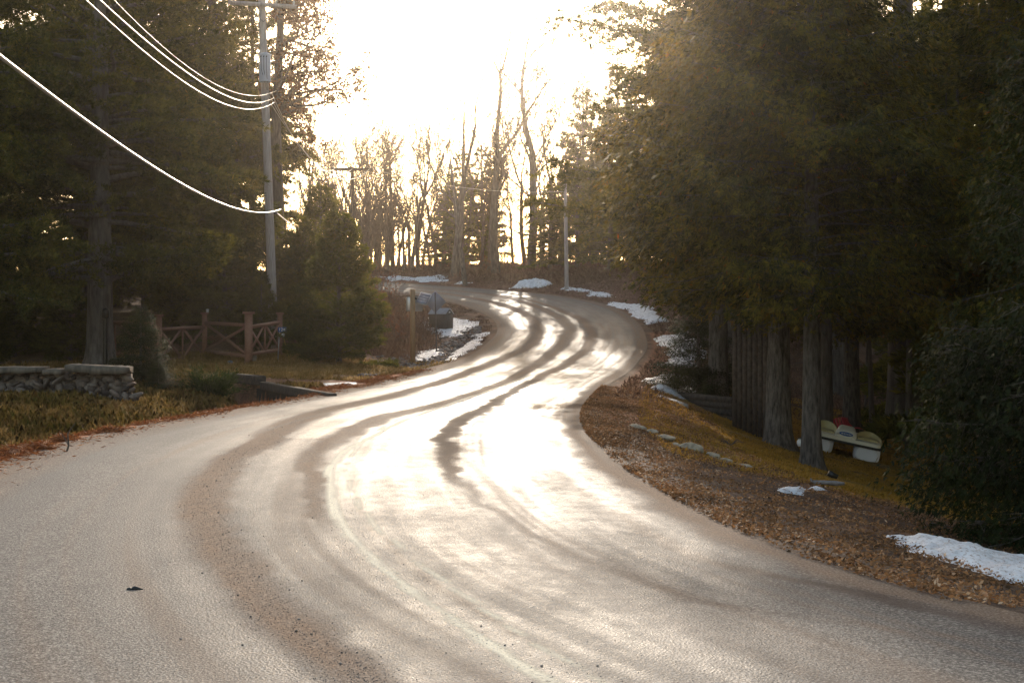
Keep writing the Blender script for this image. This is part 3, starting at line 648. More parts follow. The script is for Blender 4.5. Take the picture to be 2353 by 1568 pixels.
OAK = (mesh_np('oak_wood', np.vstack(W_.V), [np.vstack(f) for f in W_.F.values() if f], M['bark'], smooth=True), leafmesh('oak_leaves', V, Fc, M['oakleaf'], rng_.rand(len(LP_))))
put_tree('oak_tree', OAK, -10.3, 62, 'oak with brown clinging leaves against the bright sky', 'tree', None, 0, 1.0)
# ---- far wood of bare trees on the crest
BT = [bare_tree(100 + q, 11 + q * .5, .13 + .015 * q, .45, 5, up=.5, twigs=2 + (q % 2)) for q in range(5)]
SAP = [bare_tree(300 + q, 7, .05, .5, 5, up=.5, twigs=2) for q in range(3)]
BIG = [bare_tree(201, 13.5, .27, .42, 6, up=.6, twigs=2, mat='bark', minz=.6), bare_tree(205, 17, .3, .6, 6, up=.45, twigs=3, mat='bark', minz=.6)]
put_tree('bare_tree', BIG[0], -4.0, 99, 'large bare tree with upright forked top left of the road bend', 'tree', None, .3, 1.15, parts=('trunk',))
put_tree('bare_tree', BIG[1], -1.1, 98, 'large bare tree with spreading crooked crown above the bend', 'tree', None, 1.3, 1.12, parts=('trunk',))
put_tree('bare_tree', BIG[1], 1.4, 101, 'tallest bare tree beside the right-hand pines, leafless crown', 'tree', None, 3.2, 1.2, parts=('trunk',))
lt = MB(); lt.tube([(0, 0, 0), (-.25, 0, 2), (-.55, 0, 4.2), (-.75, 0, 6.4), (-1.0, 0, 8.5)], [.17, .15, .13, .1, .05], 8)
for (a, b) in (((-.55, 0, 4.2), (-1.2, .2, 5.6)), ((-.7, 0, 6), (.1, .1, 7.4)), ((-.85, 0, 7.2), (-1.5, 0, 8.4))): lt.tube([a, b], [.04, .01], 4)
e = empty('leaning_tree', (-3.1, 94.2, gz(-3.1, 94.2)), 'pale bare trunk leaning left at the far side of the road', 'tree'); lt.build('trunk', M['lichenbark'], e, True)
r = np.random.RandomState(3); k = 0
for q in range(100):
    d = r.uniform(96, 128); x = r.uniform(-.16, .1) * d if q % 3 else r.uniform(-.15, -.05) * d
    if x > -6 and d < 98: d += 8
    if x < -6: d = max(d, 104)
    s = r.uniform(.7, 1.1) * (.95 if x < -7 else (1.15 if x > -2 else 1.05))
    put_tree('bare_tree', BT[q % 5], x, d, 'slim leafless tree in the backlit wood on the crest', 'tree', 'slim bare trees on the far crest', r.uniform(0, 6), s, parts=('trunk',))
for q in range(38):
    d = r.uniform(97, 125); x = r.uniform(-.16, .07) * d
    if x < -5: d = max(d, 104)
    elif d < 99: d += 6
    put_tree('sapling', SAP[q % 3], x, d, 'thin bare sapling among the far trunks', 'sapling', 'thin saplings in the far wood', r.uniform(0, 6), r.uniform(.6, 1.1), parts=('trunk',))
for (x, d, s, sz, lab) in [(-3.6, 103, .85, .62, 'broad hazy evergreen behind the forked bare tree'), (-2.3, 108, .8, .66, 'hazy evergreen between the forked tree and the crooked tree'), (-5.4, 112, .7, .42, 'small blunt evergreen left of the forked bare tree'),
        (2.6, 97, .75, .42, 'low dark evergreen just left of the slim pale pole'), (4.4, 96, .85, .6, 'evergreen right behind the slim pale pole'), (6.3, 91, .9, .75, 'evergreen right of the slim pale pole'), (5.2, 104, 1.0, .95, 'taller evergreen behind the slim pale pole')]:
    put_tree('hemlock_tree', HEM, x, d, lab, 'tree', None, r.uniform(0, 6), s, sz)
for (x, d, s) in [(8.2, 94, .95), (8, 108, 1.1), (11.5, 100, 1), (14, 92, 1)]:
    put_tree('hemlock_tree', HEM, x, d, 'evergreen far behind the right-hand cedars', 'tree', 'evergreens beyond the bend', r.uniform(0, 6), s)

# ------------------------------------------------------------------ low plants (uncountable): grass, weeds, leaves
def scatter(name, n, region, seed):
    """region(rng,n)->X,D candidates"""
    rng = np.random.RandomState(seed); X, D = region(rng, n); Z = ground(X, D); return rng, np.stack([X, D, Z], -1)
def clump(X, D, f, th, seed): return fbm(X * f, D * f, seed, 3) > th
# grass of the left bank
def reg(rng, n):
    D = rng.uniform(15, 34, n); X = XL(D) - rng.uniform(.85, 9, n)**1.0; return X, D
rng, P = scatter('g', 260000, reg, 1)
keep = clump(P[:, 0], P[:, 1], .9, .2, 81) & (P[:, 2] > -.42) & ~((P[:, 1] > 27.1) & (P[:, 1] < 27.6) & (P[:, 0] < -6.9))
P = P[keep]; N = len(P); flow = np.array([.5, -.6, .55])
dv = nrm(flow + rng.normal(0, .38, (N, 3)) * [1, 1, .6] + [0, 0, .2])
V, Fc = blades(P, dv, rng.uniform(.12, .36, N), rng.uniform(.003, .008, N), rng, .75)
rn = np.clip(.1 + .75 * fbm(P[:, 0] * .8, P[:, 1] * .8, 83, 3) + rng.normal(0, .18, N), 0, 1)
tag(link('bank_grass', leafmesh('bank_grass', V, Fc, M['grass'], rn)), 'long tousled winter grass on the bank below the stone wall', 'grass', kind='stuff')
# mound and drive side grass
def reg(rng, n):
    D = rng.uniform(37, 50, n); X = XL(D) - rng.uniform(.5, 13, n); return X, D
rng, P = scatter('g', 60000, reg, 2); keep = clump(P[:, 0], P[:, 1], .7, .42, 84); P = P[keep]; N = len(P)
V, Fc = blades(P, nrm(np.array([.3, -.5, .7]) + rng.normal(0, .4, (N, 3))), rng.uniform(.1, .3, N), rng.uniform(.012, .022, N), rng, .5)
rn = np.clip(.35 + .6 * fbm(P[:, 0] * .6, P[:, 1] * .6, 86, 3) + rng.normal(0, .15, N), 0, 1)
tag(link('mound_grass', leafmesh('mound_grass', V, Fc, M['grass'], rn)), 'tawny grass around the brown gate and number sign', 'grass', kind='stuff')
# lawn on the right
def reg(rng, n):
    D = rng.uniform(17.5, 44, n); X = XR(D) + rng.uniform(.9, 11, n); return X, D
rng, P = scatter('g', 130000, reg, 3); keep = clump(P[:, 0], P[:, 1], .8, .36, 85); P = P[keep]; N = len(P)
V, Fc = blades(P, nrm(np.array([.1, -.2, .9]) + rng.normal(0, .5, (N, 3))), rng.uniform(.03, .1, N), rng.uniform(.008, .018, N), rng, .4)
rn = np.clip(.1 + .9 * fbm(P[:, 0] * .9, P[:, 1] * .9, 87, 3) + rng.normal(0, .15, N), 0, 1)
tag(link('lawn_grass', leafmesh('lawn_grass', V, Fc, M['lawn'], np.clip(rn * 1.1, 0, 1))), 'short ochre lawn sloping down to the pedal boat', 'grass', kind='stuff')
# dry weeds on the left bank before and beside the post
def reg(rng, n):
    D = rng.uniform(51.5, 84, n); X = XL(D) - rng.uniform(2.4, 8.5, n); return X, D
rng, P = scatter('w', 26000, reg, 4); N = len(P)
V, Fc = blades(P, nrm(rng.normal(0, .3, (N, 3)) + [0, 0, 1]), rng.uniform(.15, .75, N) * sstep(2.0, 4, XL(P[:, 1]) - P[:, 0]) + .08, rng.uniform(.012, .03, N), rng, .25)
tag(link('dry_weeds', leafmesh('dry_weeds', V, Fc, M['weed'], np.clip(rng.normal(.4, .25, N), 0, 1))), 'reddish dry weeds on the bank behind the wooden post', 'weeds', kind='stuff')
def reg(rng, n):
    D = rng.uniform(88, 112, n); X = XR(D) + rng.uniform(.8, 30, n)**1.0; X = np.where(rng.rand(n) < .5, rng.uniform(-14, 12, n), X); return X, D
rng, P = scatter('w', 30000, reg, 5); P = P[P[:, 0] > XR(P[:, 1]) + .8]; N = len(P)
V, Fc = blades(P, nrm(rng.normal(0, .5, (N, 3)) + [0, 0, .8]), rng.uniform(.1, .7, N) * sstep(.6, 3.5, P[:, 0] - XR(P[:, 1])), rng.uniform(.02, .06, N), rng, .25)
tag(link('forest_undergrowth', leafmesh('forest_undergrowth', V, Fc, M['weed'], np.clip(rng.normal(.3, .2, N), 0, 1))), 'brown undergrowth along the foot of the far wood', 'undergrowth', kind='stuff')
def reg(rng, n):
    D = rng.uniform(30, 96, n); X = XR(D) + rng.uniform(.35, 9, n); return X, D
rng, P = scatter('w', 60000, reg, 15); P = P[(P[:, 1] > 40) | (P[:, 0] - XR(P[:, 1]) < 1.4)]; N = len(P); o = P[:, 0] - XR(P[:, 1])
V, Fc = blades(P, nrm(rng.normal(0, .6, (N, 3)) + [0, 0, .6]), rng.uniform(.05, .22, N) + .3 * sstep(1.5, 5, o) * sstep(60, 75, P[:, 1]) * rng.rand(N), rng.uniform(.012, .04, N), rng, .3)
tag(link('verge_weeds', leafmesh('verge_weeds', V, Fc, M['weed'], np.clip(rng.normal(.4, .3, N), 0, 1))), 'dry brown weeds and leaves along the outer side of the bend', 'weeds', kind='stuff')
def reg(rng, n):
    D = rng.uniform(48, 86, n); X = XL(D) - rng.uniform(.25, 3.5, n); return X, D
rng, P = scatter('w', 22000, reg, 16); P = P[fbm(P[:, 0] * 1.5, P[:, 1] * .8, 97, 3) > .42]; N = len(P)
V, Fc = blades(P, nrm(rng.normal(0, .7, (N, 3)) + [0, 0, .5]), rng.uniform(.04, .16, N), rng.uniform(.01, .03, N), rng, .3)
tag(link('inner_verge_weeds', leafmesh('inner_verge_weeds', V, Fc, M['weed'], np.clip(rng.normal(.35, .25, N), 0, 1))), 'short brown weeds on the inner verge around the dark bin', 'weeds', kind='stuff')
# fallen leaves on the right verge
def reg(rng, n):
    D = rng.uniform(8, 34, n)**1.0; X = XR(D) - .1 + rng.uniform(.0, 1, n)**1.4 * np.where(D < 18.5, 5.5, 2.6); return X, D
rng, P = scatter('l', 140000, reg, 6); o = P[:, 0] - XR(P[:, 1]); P[:, 2] = np.where(o < .05, zroad(P[:, 1]) + .02, P[:, 2])
keep = (fbm(P[:, 0] * 1.6, P[:, 1] * 1.2, 90, 3) > .43) | (rng.rand(len(P)) < .3); P = P[keep]; N = len(P); P[:, 2] += rng.uniform(.0, .03, N)
V, Fc = diamonds(P, nrm(rng.normal(0, 1, (N, 3)) * [1, 1, .35]), rng.uniform(.014, .05, N), rng.uniform(.005, .026, N), rng, None)
rn = np.clip(.1 + .7 * fbm(P[:, 0] * 1.3, P[:, 1] * 1.3, 91, 3) + rng.normal(0, .2, N), 0, 1)
tag(link('fallen_leaves', leafmesh('fallen_leaves', V, Fc, M['litter'], rn)), 'carpet of fallen brown leaves beside the right edge of the road', 'leaves', kind='stuff')
# orange needles along the left edge
def reg(rng, n):
    D = rng.uniform(13, 44, n); X = XL(D) - rng.normal(.3, .28, n) + .0; return X, D
rng, P = scatter('n', 42000, reg, 7); P[:, 2] = np.maximum(P[:, 2], np.where(P[:, 0] > XL(P[:, 1]), zroad(P[:, 1]) + .03, -9)); P[:, 2] += rng.uniform(0, .025, len(P))
P = P[(fbm(P[:, 0] * 2, P[:, 1] * 1.2, 95, 3) > .42)]; N = len(P)
V, Fc = diamonds(P, nrm(rng.normal(0, 1, (N, 3)) * [1, 1, .3]), rng.uniform(.05, .12, N), rng.uniform(.006, .014, N), rng)
tag(link('fallen_needles', leafmesh('fallen_needles', V, Fc, M['needlelitter'], np.clip(rng.normal(.5, .25, N), 0, 1))), 'band of orange pine needles along the left edge of the road', 'needles', kind='stuff')

# ------------------------------------------------------------------ rocks
def ico():
    import bmesh
    out = []
    for sub in (2, 3):
        bm = bmesh.new(); bmesh.ops.create_icosphere(bm, subdivisions=sub, radius=1)
        out.append((np.array([v.co[:] for v in bm.verts]), np.array([[v.index for v in f.verts] for f in bm.faces]))); bm.free()
    return out
ICO = ico()
def rock_np(rng, s=(1, 1, 1), planes=11, sub=0):
    V, Fc = ICO[sub]; n = nrm(rng.normal(0, 1, (planes, 3))); c_ = rng.uniform(.55, .9, planes)
    dd = V @ n.T; t = np.where(dd > .05, c_[None] / np.maximum(dd, .05), 9).min(1); t = np.minimum(t, 1.0)
    return V * t[:, None] * np.array(s), Fc
def rotz(V, a):
    c_, s_ = cos(a), sin(a); return V @ np.array([[c_, s_, 0], [-s_, c_, 0], [0, 0, 1]])
def rock(name, x, d, size, label, cat='stone', group=None, mat='stone', seed=0, rz=0, sink=.3, z=None):
    rng = np.random.RandomState(seed); V, Fc = rock_np(rng, np.array(size) / 2, 12, 1)
    V += (vnoise(V[:, 0] * 30, V[:, 1] * 30 + V[:, 2] * 20)[:, None] - .5) * .02 * max(size)
    V = rotz(V, rz); zz = gz(x, d) if z is None else z
    V[:, 2] += size[2] / 2 * (1 - 2 * sink)
    o = link(name, mesh_np(name, V, Fc, M[mat]), None, (x, d, zz)); return tag(o, label, cat, group)

# stone wall with cracked concrete coping
WX0, WX1, WD = -13.5, -7.25, 27.25
e = empty('stone_wall', ((WX0 + WX1) / 2, WD, gz(-9, WD)), 'low dry-laid rubble wall under cracked concrete slabs at the left edge', 'wall')
wb = MB(); rng = np.random.RandomState(8); zb = gz(-9, WD) - .1
for row in range(8):
    x = WX0
    while x < WX1 + .1 - row * .04:
        wd = rng.uniform(.08, .22)
        V, Fc = rock_np(rng, (wd * .62, rng.uniform(.14, .2), rng.uniform(.045, .1)), 7)
        a = rng.normal(0, .6); Rm = np.array(Matrix.Rotation(a, 3, 'Y') @ Matrix.Rotation(rng.uniform(0, 6), 3, 'Z'))
        V = V @ Rm.T; wb.add(local(e, V + [x, WD + rng.normal(0, .09) + row * .02, zb + .05 + row * .072 + rng.normal(0, .015)]), Fc); x += wd * .8
wb.box(local(e, ((WX0 + WX1) / 2, WD + .2, zb + .28)), (WX1 - WX0 - .2, .2, .5))
wb.build('stonework', M['rubble'], e)
def slab(x0, x1, h, tilt, zt, seed):
    rng = np.random.RandomState(seed); B = MB(); n = 22; xsn = np.linspace(x0, x1, n)
    top = zt + tilt * np.linspace(0, 1, n) + rng.normal(0, .004, n); bot = top - h + (fbm(xsn * 4, xsn * 0, seed, 3) - .5) * .09
    yf = WD - .24 + rng.normal(0, .006, n); yb = WD + .28
    V = np.concatenate([np.stack([xsn, yf, bot], -1), np.stack([xsn, yf + .01, top], -1), np.stack([xsn, yf * 0 + yb, top + .02], -1), np.stack([xsn, yf * 0 + yb, bot], -1)])
    Fq = []
    for q in range(4):
        q2 = (q + 1) % 4
        for i_ in range(n - 1): Fq.append([q * n + i_, q * n + i_ + 1, q2 * n + i_ + 1, q2 * n + i_])
    Fq += [[0, n, 2 * n, 3 * n], [n - 1, 4 * n - 1, 3 * n - 1, 2 * n - 1]]
    B.add(local(e, V), Fq); return B
zt = 1.6 - (845 - 735) * WD / F
slab(-13.4, -8.95, .1, 0, zt + .01, 3).build('coping_slab', M['concrete'], e)
slab(-8.5, -7.33, .13, -.05, zt + .06, 5).build('coping_slab', M['concrete'], e)
slab(-8.93, -8.57, .08, .0, zt - .03, 6).build('coping_slab', M['concrete'], e)

# ditch stones at left
rng = np.random.RandomState(12)
for q in range(26):
    d = rng.uniform(16, 25.5); o = rng.uniform(.75, 1.15); s = rng.uniform(.12, .3)
    rock('ditch_rock', float(XL(d)) - o, d, (s, s * rng.uniform(.6, 1), s * rng.uniform(.35, .6)), 'angular blue-grey rock lying in the ditch left of the road', 'rock', 'grey rocks in the left ditch', 'bluestone', 300 + q, rng.uniform(0, 6), .2)
for q, (x, y, w_) in enumerate([(255, 1283, 60), (222, 1262, 40), (640, 1232, 60), (95, 1310, 60)]): pass
# needle-covered humps beside the near left edge
for q, (x, y, s_) in enumerate([(110, 1025, .3), (60, 1035, .34), (170, 1003, .24), (275, 985, .24)]):
    X, d = px_on_road(x, y + 8); r_ = np.random.RandomState(q)
    o = rock('needle_mound', X - .12, d, (s_ * 1.3, s_, s_ * .55), ['orange needle-covered hump beside the near left road edge', 'lowest needle-covered hump at the left margin', 'small needle-covered hump next to a dark twig', 'needle-covered hump behind the dark twig, farthest of four'][q], 'mound', 'needle mounds', 'needlemound', 500 + q, q, .42)
    n_ = 500; D3 = nrm(r_.normal(0, 1, (n_, 3))); D3[:, 2] = np.abs(D3[:, 2]); P_ = D3 * np.array([s_ * .68, s_ * .55, s_ * .3]) + [0, 0, .01]
    V, Fc = diamonds(P_, nrm(r_.normal(0, 1, (n_, 3)) * [1, 1, .4]), r_.uniform(.05, .12, n_), .009, r_)
    link('needles', leafmesh('needle_heap', V, Fc, M['needlelitter'], r_.rand(n_)), o)
# gravelly riprap in the ditch by the post
rb = MB(); rng = np.random.RandomState(14)
SH = [rock_np(rng, (1, .8, .55), 9) for _ in range(8)]
for q in range(1500):
    d = rng.uniform(39.5, 64); o = .75 + abs(rng.normal(0, 1)) * np.interp(d, [39, 46, 52, 62], [.15, .5, 1.5, .8])
    if o > 3.6: continue
    x = float(XL(d)) - o; V, Fc = SH[q % 8]; s = rng.uniform(.04, .13)
    rb.add(rotz(V, rng.uniform(0, 6)) * s + [x, d, gz(x, d) + .01], Fc)
tag(rb.build('riprap', M['riprap']), 'small grey riprap stones lining the ditch by the road sign', 'riprap', kind='stuff')
# pile by gate, lawn edging stones
rock('boulder', *px_on_road(576, 838), (.42, .36, .42), 'pale rounded boulder at the foot of the right gate post', 'boulder', None, 'palestone', 21, 0, .15)
rock('boulder', -8.55, 46.2, (.3, .28, .42), 'dark upright boulder right of the pale one by the gate post', 'boulder', None, 'bluestone', 22, 0, .15)
rock('boulder', -8.75, 44.2, (.26, .24, .2), 'small grey boulder on the grass below the gate post', 'boulder', None, 'bluestone', 23, 0, .15)
edge = [((1468, 992), .62, .2, 'long pale edging stone nearest the road bend, first of the row'), ((1497, 1012), .3, .17, 'second pale edging stone from the road bend'), ((1530, 1026), .5, .17, 'third edging stone, low and pale'), ((1553, 1036), .28, .15, 'fourth edging stone, small and tan'),
        ((1592, 1046), .55, .26, 'largest grey-white edging stone in the middle of the row'), ((1635, 1060), .34, .15, 'flat edging stone right of the largest one'), ((1668, 1068), .32, .16, 'dark-cracked edging stone near the row end'), ((1700, 1076), .4, .1, 'last flat edging stone sunk in leaves')]
for q, ((x, y), L, h, lab) in enumerate(edge):
    d = np.interp(x, [1460, 1590, 1700], [22.6, 19.6, 18.7]); X = (x - CX) * d / F
    rock('edging_stone', X, d, (L, .17, h * .72), lab, 'stone', 'pale stones edging the lawn', 'palestone', 40 + q, radians(-62 + q * 3), .34)
wb = MB(); wb.tube([(0, 0, .05), (.22, -.05, .06), (.45, -.06, .04), (.62, -.05, .03)], [.055, .05, .06, .035], 9)
wb.tube([(0, 0, .05), (-.03, .05, .14)], [.04, .015], 6)
o = wb.build('broken_log', M['stone'], None, True, (3.72, 17.6, gz(3.72, 17.6))); o.scale = (.62, .62, .55); tag(o, 'short grey broken log lying in the leaves right of the edging stones', 'log')
o = MB(); o.box((0, 0, .05), (.16, .12, .1), Matrix.Rotation(.5, 3, 'Y')); o = o.build('dark_block', M['black'], None, False, (5.5, 24.4, gz(5.5, 24.4))); tag(o, 'small dark block on the lawn right of the knobbly trunk', 'block')

# ------------------------------------------------------------------ snow patches
def snow(poly, dfun, label, h=.09, group=None, seed=0):
    """poly: outline in metres (X, D)"""
    P = np.array(poly, float); x0, y0 = P.min(0) - .2; x1, y1 = P.max(0) + .2
    st = max((x1 - x0) / 120, (y1 - y0) / 120, .02)
    X, Y = np.meshgrid(np.arange(x0, x1, st), np.arange(y0, y1, st))
    n = len(P); inside = np.zeros(X.shape, bool); dist = np.full(X.shape, 1e9)
    for i_ in range(n):
        a, b = P[i_], P[(i_ + 1) % n]
        cnd = ((a[1] > Y) != (b[1] > Y)) & (X < (b[0] - a[0]) * (Y - a[1]) / (b[1] - a[1] + 1e-12) + a[0]); inside ^= cnd
        ab = b - a; t = np.clip(((X - a[0]) * ab[0] + (Y - a[1]) * ab[1]) / (ab @ ab), 0, 1)
        dist = np.minimum(dist, np.hypot(X - a[0] - ab[0] * t, Y - a[1] - ab[1] * t))
    sdn = np.where(inside, dist, -dist); sc = min(x1 - x0, y1 - y0)
    sdn = sdn + (fbm(X * 2.2 / max(sc, .4), Y * 2.2 / max(sc, .4), seed, 5) - .5) * sc * .42
    z = ground(X, Y) + h * np.tanh(np.clip(sdn, -.1, 9) / (sc * .12)) + (fbm(X * 7, Y * 7, seed + 3, 4) - .5) * h * .8 * (sdn > 0)
    ny, nx_ = X.shape; q = (np.arange(ny - 1)[:, None] * nx_ + np.arange(nx_ - 1)[None]).ravel()
    Fq = np.stack([q, q + 1, q + nx_ + 1, q + nx_], -1); ok = (sdn.ravel()[Fq] > -st).any(1); Fq = Fq[ok]
    V = np.stack([X, Y, z], -1).reshape(-1, 3)
    us, inv = np.unique(Fq, return_inverse=True); V = V[us]; Fq = inv.reshape(Fq.shape)
    o0 = np.array([V[:, 0].mean(), V[:, 1].mean(), V[:, 2].min()])
    o = link('snow_patch', mesh_np('snow_patch', V - o0, Fq, M['snow'], smooth=True), None, tuple(o0))
    tag(o, label, 'snow', group or 'old snow patches'); return o
def roadoff(side, pts): return [((float(XR(d)) + o) if side > 0 else (float(XL(d)) - o), d) for o, d in pts]
snow([(3.15, 12.3), (3.9, 12.6), (5.2, 11.9), (5.6, 10.4), (4.2, 9.6), (3.7, 10.1)], None, 'large grainy snow patch under the cedar at the lower right edge', .1, None, 2)
snow([(3.0, 15.6), (3.35, 16.4), (3.62, 16.9), (3.3, 16.1), (3.2, 15.5)], None, 'tiny snow remnant in the leaves below the broken log', .05, None, 3)
snow(roadoff(1, [(1.0, 35), (.9, 38.5), (1.2, 42), (2.2, 42.5), (2.2, 38), (1.9, 35)]), None, 'snow heap at the lawn corner left of the cedar shrub', .14, None, 4)
snow(roadoff(1, [(1.0, 32.6), (1.2, 33.4), (2.1, 33.3), (1.9, 32.4)]), None, 'thin snow strip just below the heap at the lawn corner', .06, None, 5)
snow(roadoff(1, [(.8, 47), (.7, 52), (.75, 58), (1.9, 60), (2.2, 52), (2.0, 47)]), None, 'broken snow seen through the cedar tips beside the right bend', .12, None, 6)
snow(roadoff(1, [(.45, 64), (.35, 72), (.25, 78), (.9, 79), (1.6, 72), (1.6, 65)]), None, 'bright snow ridge along the outer edge of the bend', .16, None, 7)
snow([(-.1, 90.6), (.4, 91.6), (1.9, 91.2), (2.9, 89.6), (1.6, 88.9)], None, 'small white snow mound beyond the bend left of the far slim pole', .28, None, 8)
snow([(2.6, 87.6), (4.2, 85.0), (5.4, 81.0), (5.9, 80.5), (5.0, 85), (3.4, 88.6)], None, 'narrow snow line along the far kerb below the slim pole', .1, None, 11)
snow([(-12.5, 102.8), (-9.2, 101.0), (-6.1, 98.0), (-3.6, 95.0), (-2.6, 94.8), (-3.8, 97.4), (-6.5, 100.6), (-9.8, 103.4), (-13, 104.6)], None, 'long snow bank on the far side where the road leaves left', .3, None, 9)
snow(roadoff(-1, [(1.1, 61), (.9, 66), (1.6, 69), (4.0, 68.5), (3.4, 64), (2.6, 61)]), None, 'flat snow around the dark bin', .06, None, 12)
snow(roadoff(-1, [(.5, 49.8), (.4, 55), (.45, 60.5), (1.1, 61), (1.25, 56), (1.0, 50.5)]), None, 'curved snow strip on the inner edge of the bend', .08, None, 13)
snow(roadoff(-1, [(1.9, 51), (1.7, 55), (2.3, 58), (2.9, 56), (2.5, 52)]), None, 'streaky snow in the ditch between the two posts', .06, None, 14)
snow([(-5.9, 34.6), (-4.8, 35.6), (-3.9, 36.2), (-3.75, 35.2), (-4.6, 34.3), (-5.5, 34.1)], None, 'narrow snow strip on the driveway by the timber edge', .05, None, 15)
snow([(-7.2, 16.3), (-6.5, 17.6), (-6.2, 19.4), (-6.7, 19.3), (-7.1, 18)], None, 'dirty snow among the rocks at the left edge of the photo', .04, None, 16)

# ------------------------------------------------------------------ timber edge of the drive
def timber(a, b, r, label):
    B = MB(); a = np.array(a); b = np.array(b); n = 7; t = np.linspace(0, 1, n)[:, None]
    P = a + (b - a) * t; P[:, 2] += np.random.RandomState(5).normal(0, .008, n)
    B.beam(tuple(a), tuple(b), r * 2, r * 2.0)
    o = B.build('timber', M['darkwood'], None, False)
    m = o.modifiers.new('bevel', 'BEVEL'); m.width = .03; m.segments = 2
    return tag(o, label, 'timber', 'weathered timbers edging the driveway')
timber((-3.72, 29.5, -.02), (-6.1, 34.9, -.0), .1, 'long dark timber spanning the ditch at the driveway edge')
timber((-6.2, 35.3, .1), (-7.35, 36.7, .12), .12, 'short thick timber stepped up at the upper end of the long one')
B = MB(); B.box((0, 0, -.38), (.08, 6.5, .56), Matrix.Rotation(radians(24), 3, 'Z')); o = B.build('culvert_wall', M['shadewood'], None, False, (-5.0, 32.45, 0)); tag(o, 'shade-coloured plank face under the driveway timber, down in the ditch', 'culvert')

# ------------------------------------------------------------------ brown gate and fence
FEN = empty('gate_fence', (-9.5, 48, gz(-9.5, 48)), 'brown zigzag gate fence with cross-braced panels left of the number sign', 'fence')
def fpost(xp, D, ytop, ybase, wd, label, cap=True, lantern=False):
    a = P3(xp, ybase, D); h = P3(xp, ytop, D)[2]; g = gz(a[0], D) - .1; o_ = local(FEN, (a[0], D, g))
    Rz = Matrix.Rotation(.25, 3, 'Z')
    B = MB(); B.box(o_ + [0, 0, (h - g) / 2], (wd, wd, h - g), Rz); ps = B.build('post', M['wood'], FEN); ps['label'] = label
    C_ = MB(); C_.box(o_ + [0, 0, h - g + .036], (wd * 1.55, wd * 1.55, .07), Rz); C_.build('post_cap', M['wood'], ps)
    if lantern:
        t = empty('solar_light', (a[0] + .1, D, h + .072), 'small white solar light on the cap of the middle fence post', 'lamp')
        L_ = MB(); L_.tube([(0, 0, 0), (0, 0, .09)], [.04, .045], 8); L_.build('shade', M['white'], t, True); L_ = MB(); L_.tube([(0, 0, .09), (0, 0, .11), (0, 0, .12)], [.055, .05, .01], 8); L_.build('lid', M['white'], t, True)
    return np.array([a[0], D, 0]), h
def xpanel(pa, pb, ztop_a, ztop_b, zbot_a, zbot_b, label, rails='wood', double=True, name='fence_panel'):
    a = Vector((pa[0], pa[1], 0)); b = Vector((pb[0], pb[1], 0))
    def pt(t, f):
        za = zbot_a + (ztop_a - zbot_a) * f; zb_ = zbot_b + (ztop_b - zbot_b) * f
        p = a.lerp(b, t); return Vector((p.x, p.y, za + (zb_ - za) * t)) - Vector(FEN.location)
    r = MB(); off = Vector((0, -.03, 0)); r.beam(pt(0, 1), pt(1, 1), .09, .11); r.beam(pt(0, 0), pt(1, 0), .09, .11)
    for t in ([0.02, .5, .98] if double else [.03, .97]): r.beam(pt(t, .05) - off * .8, pt(t, .95) - off * .8, .05, .05, (0, 1, 0))
    pn_ = r.build('panel', M[rails], FEN); pn_['label'] = label
    n = 2 if double else 1
    for k in range(n):
        t0, t1 = k / n + .03, (k + 1) / n - .03
        r = MB(); r.beam(pt(t0, .96), pt(t1, .04), .035, .09); r.build('brace', M[rails], pn_)
        r = MB(); r.beam(pt(t0, .04) + off, pt(t1, .96) + off, .03, .09); r.build('brace', M[rails], pn_)
A_, hA = fpost(170, 50.0, 710, 812, .13, 'leftmost post of the brown fence in deep shade')
B_, hB = fpost(365, 46.6, 727, 828, .2, 'fence post at the left end of the lit gate panel')
C_, hC = fpost(470, 49.6, 722, 815, .17, 'middle fence post carrying the small white light', True, True)
D_, hD = fpost(571, 46.0, 721, 832, .24, 'thickest fence post with flat cap beside the boulders')
E_, hE = fpost(643, 48.6, 722, 815, .16, 'right end fence post behind the number sign')
def zz(y, D): return 1.6 + (735 - y) * D / F
xpanel(B_, C_, zz(756, 46.6), zz(751, 49.6), zz(828, 46.6), zz(819, 49.6), 'left sunlit cross-braced panel between the bush and the lighted post')
xpanel(D_, E_, zz(751, 46), zz(740, 48.6), zz(814, 46), zz(802, 48.6), 'right sunlit cross-braced panel beside the number sign')
xpanel(C_, D_, zz(741, 49.6), zz(747, 46), zz(806, 49.6), zz(818, 46), 'shaded panel between the lighted post and the thickest post', 'darkwood' if 0 else 'wood', False)
xpanel(A_, B_, zz(736, 50), zz(744, 46.6), zz(803, 50), zz(822, 46.6), 'dark shaded panel behind the cedar bush, below the pine trunk', 'wood', True)
# bollard light
e = empty('bollard', (-12.3, 43, gz(-12.3, 43)), 'black round-topped bollard in front of the big pine trunk', 'bollard')
zt_ = zz(706, 43) - gz(-12.3, 43); x_ = (242 - CX) * 43 / F; e.location.x = x_
b = MB(); b.tube([(0, 0, 0), (0, 0, zt_ - .32)], .07, 12); b.build('post', M['black'], e, True)
b = MB(); b.tube([(0, 0, zt_ - .33), (0, 0, zt_ - .3), (0, 0, zt_ - .1), (0, 0, zt_ - .03), (0, 0, zt_)], [.09, .12, .12, .08, .01], 14); b.build('dome', M['black'], e, True)

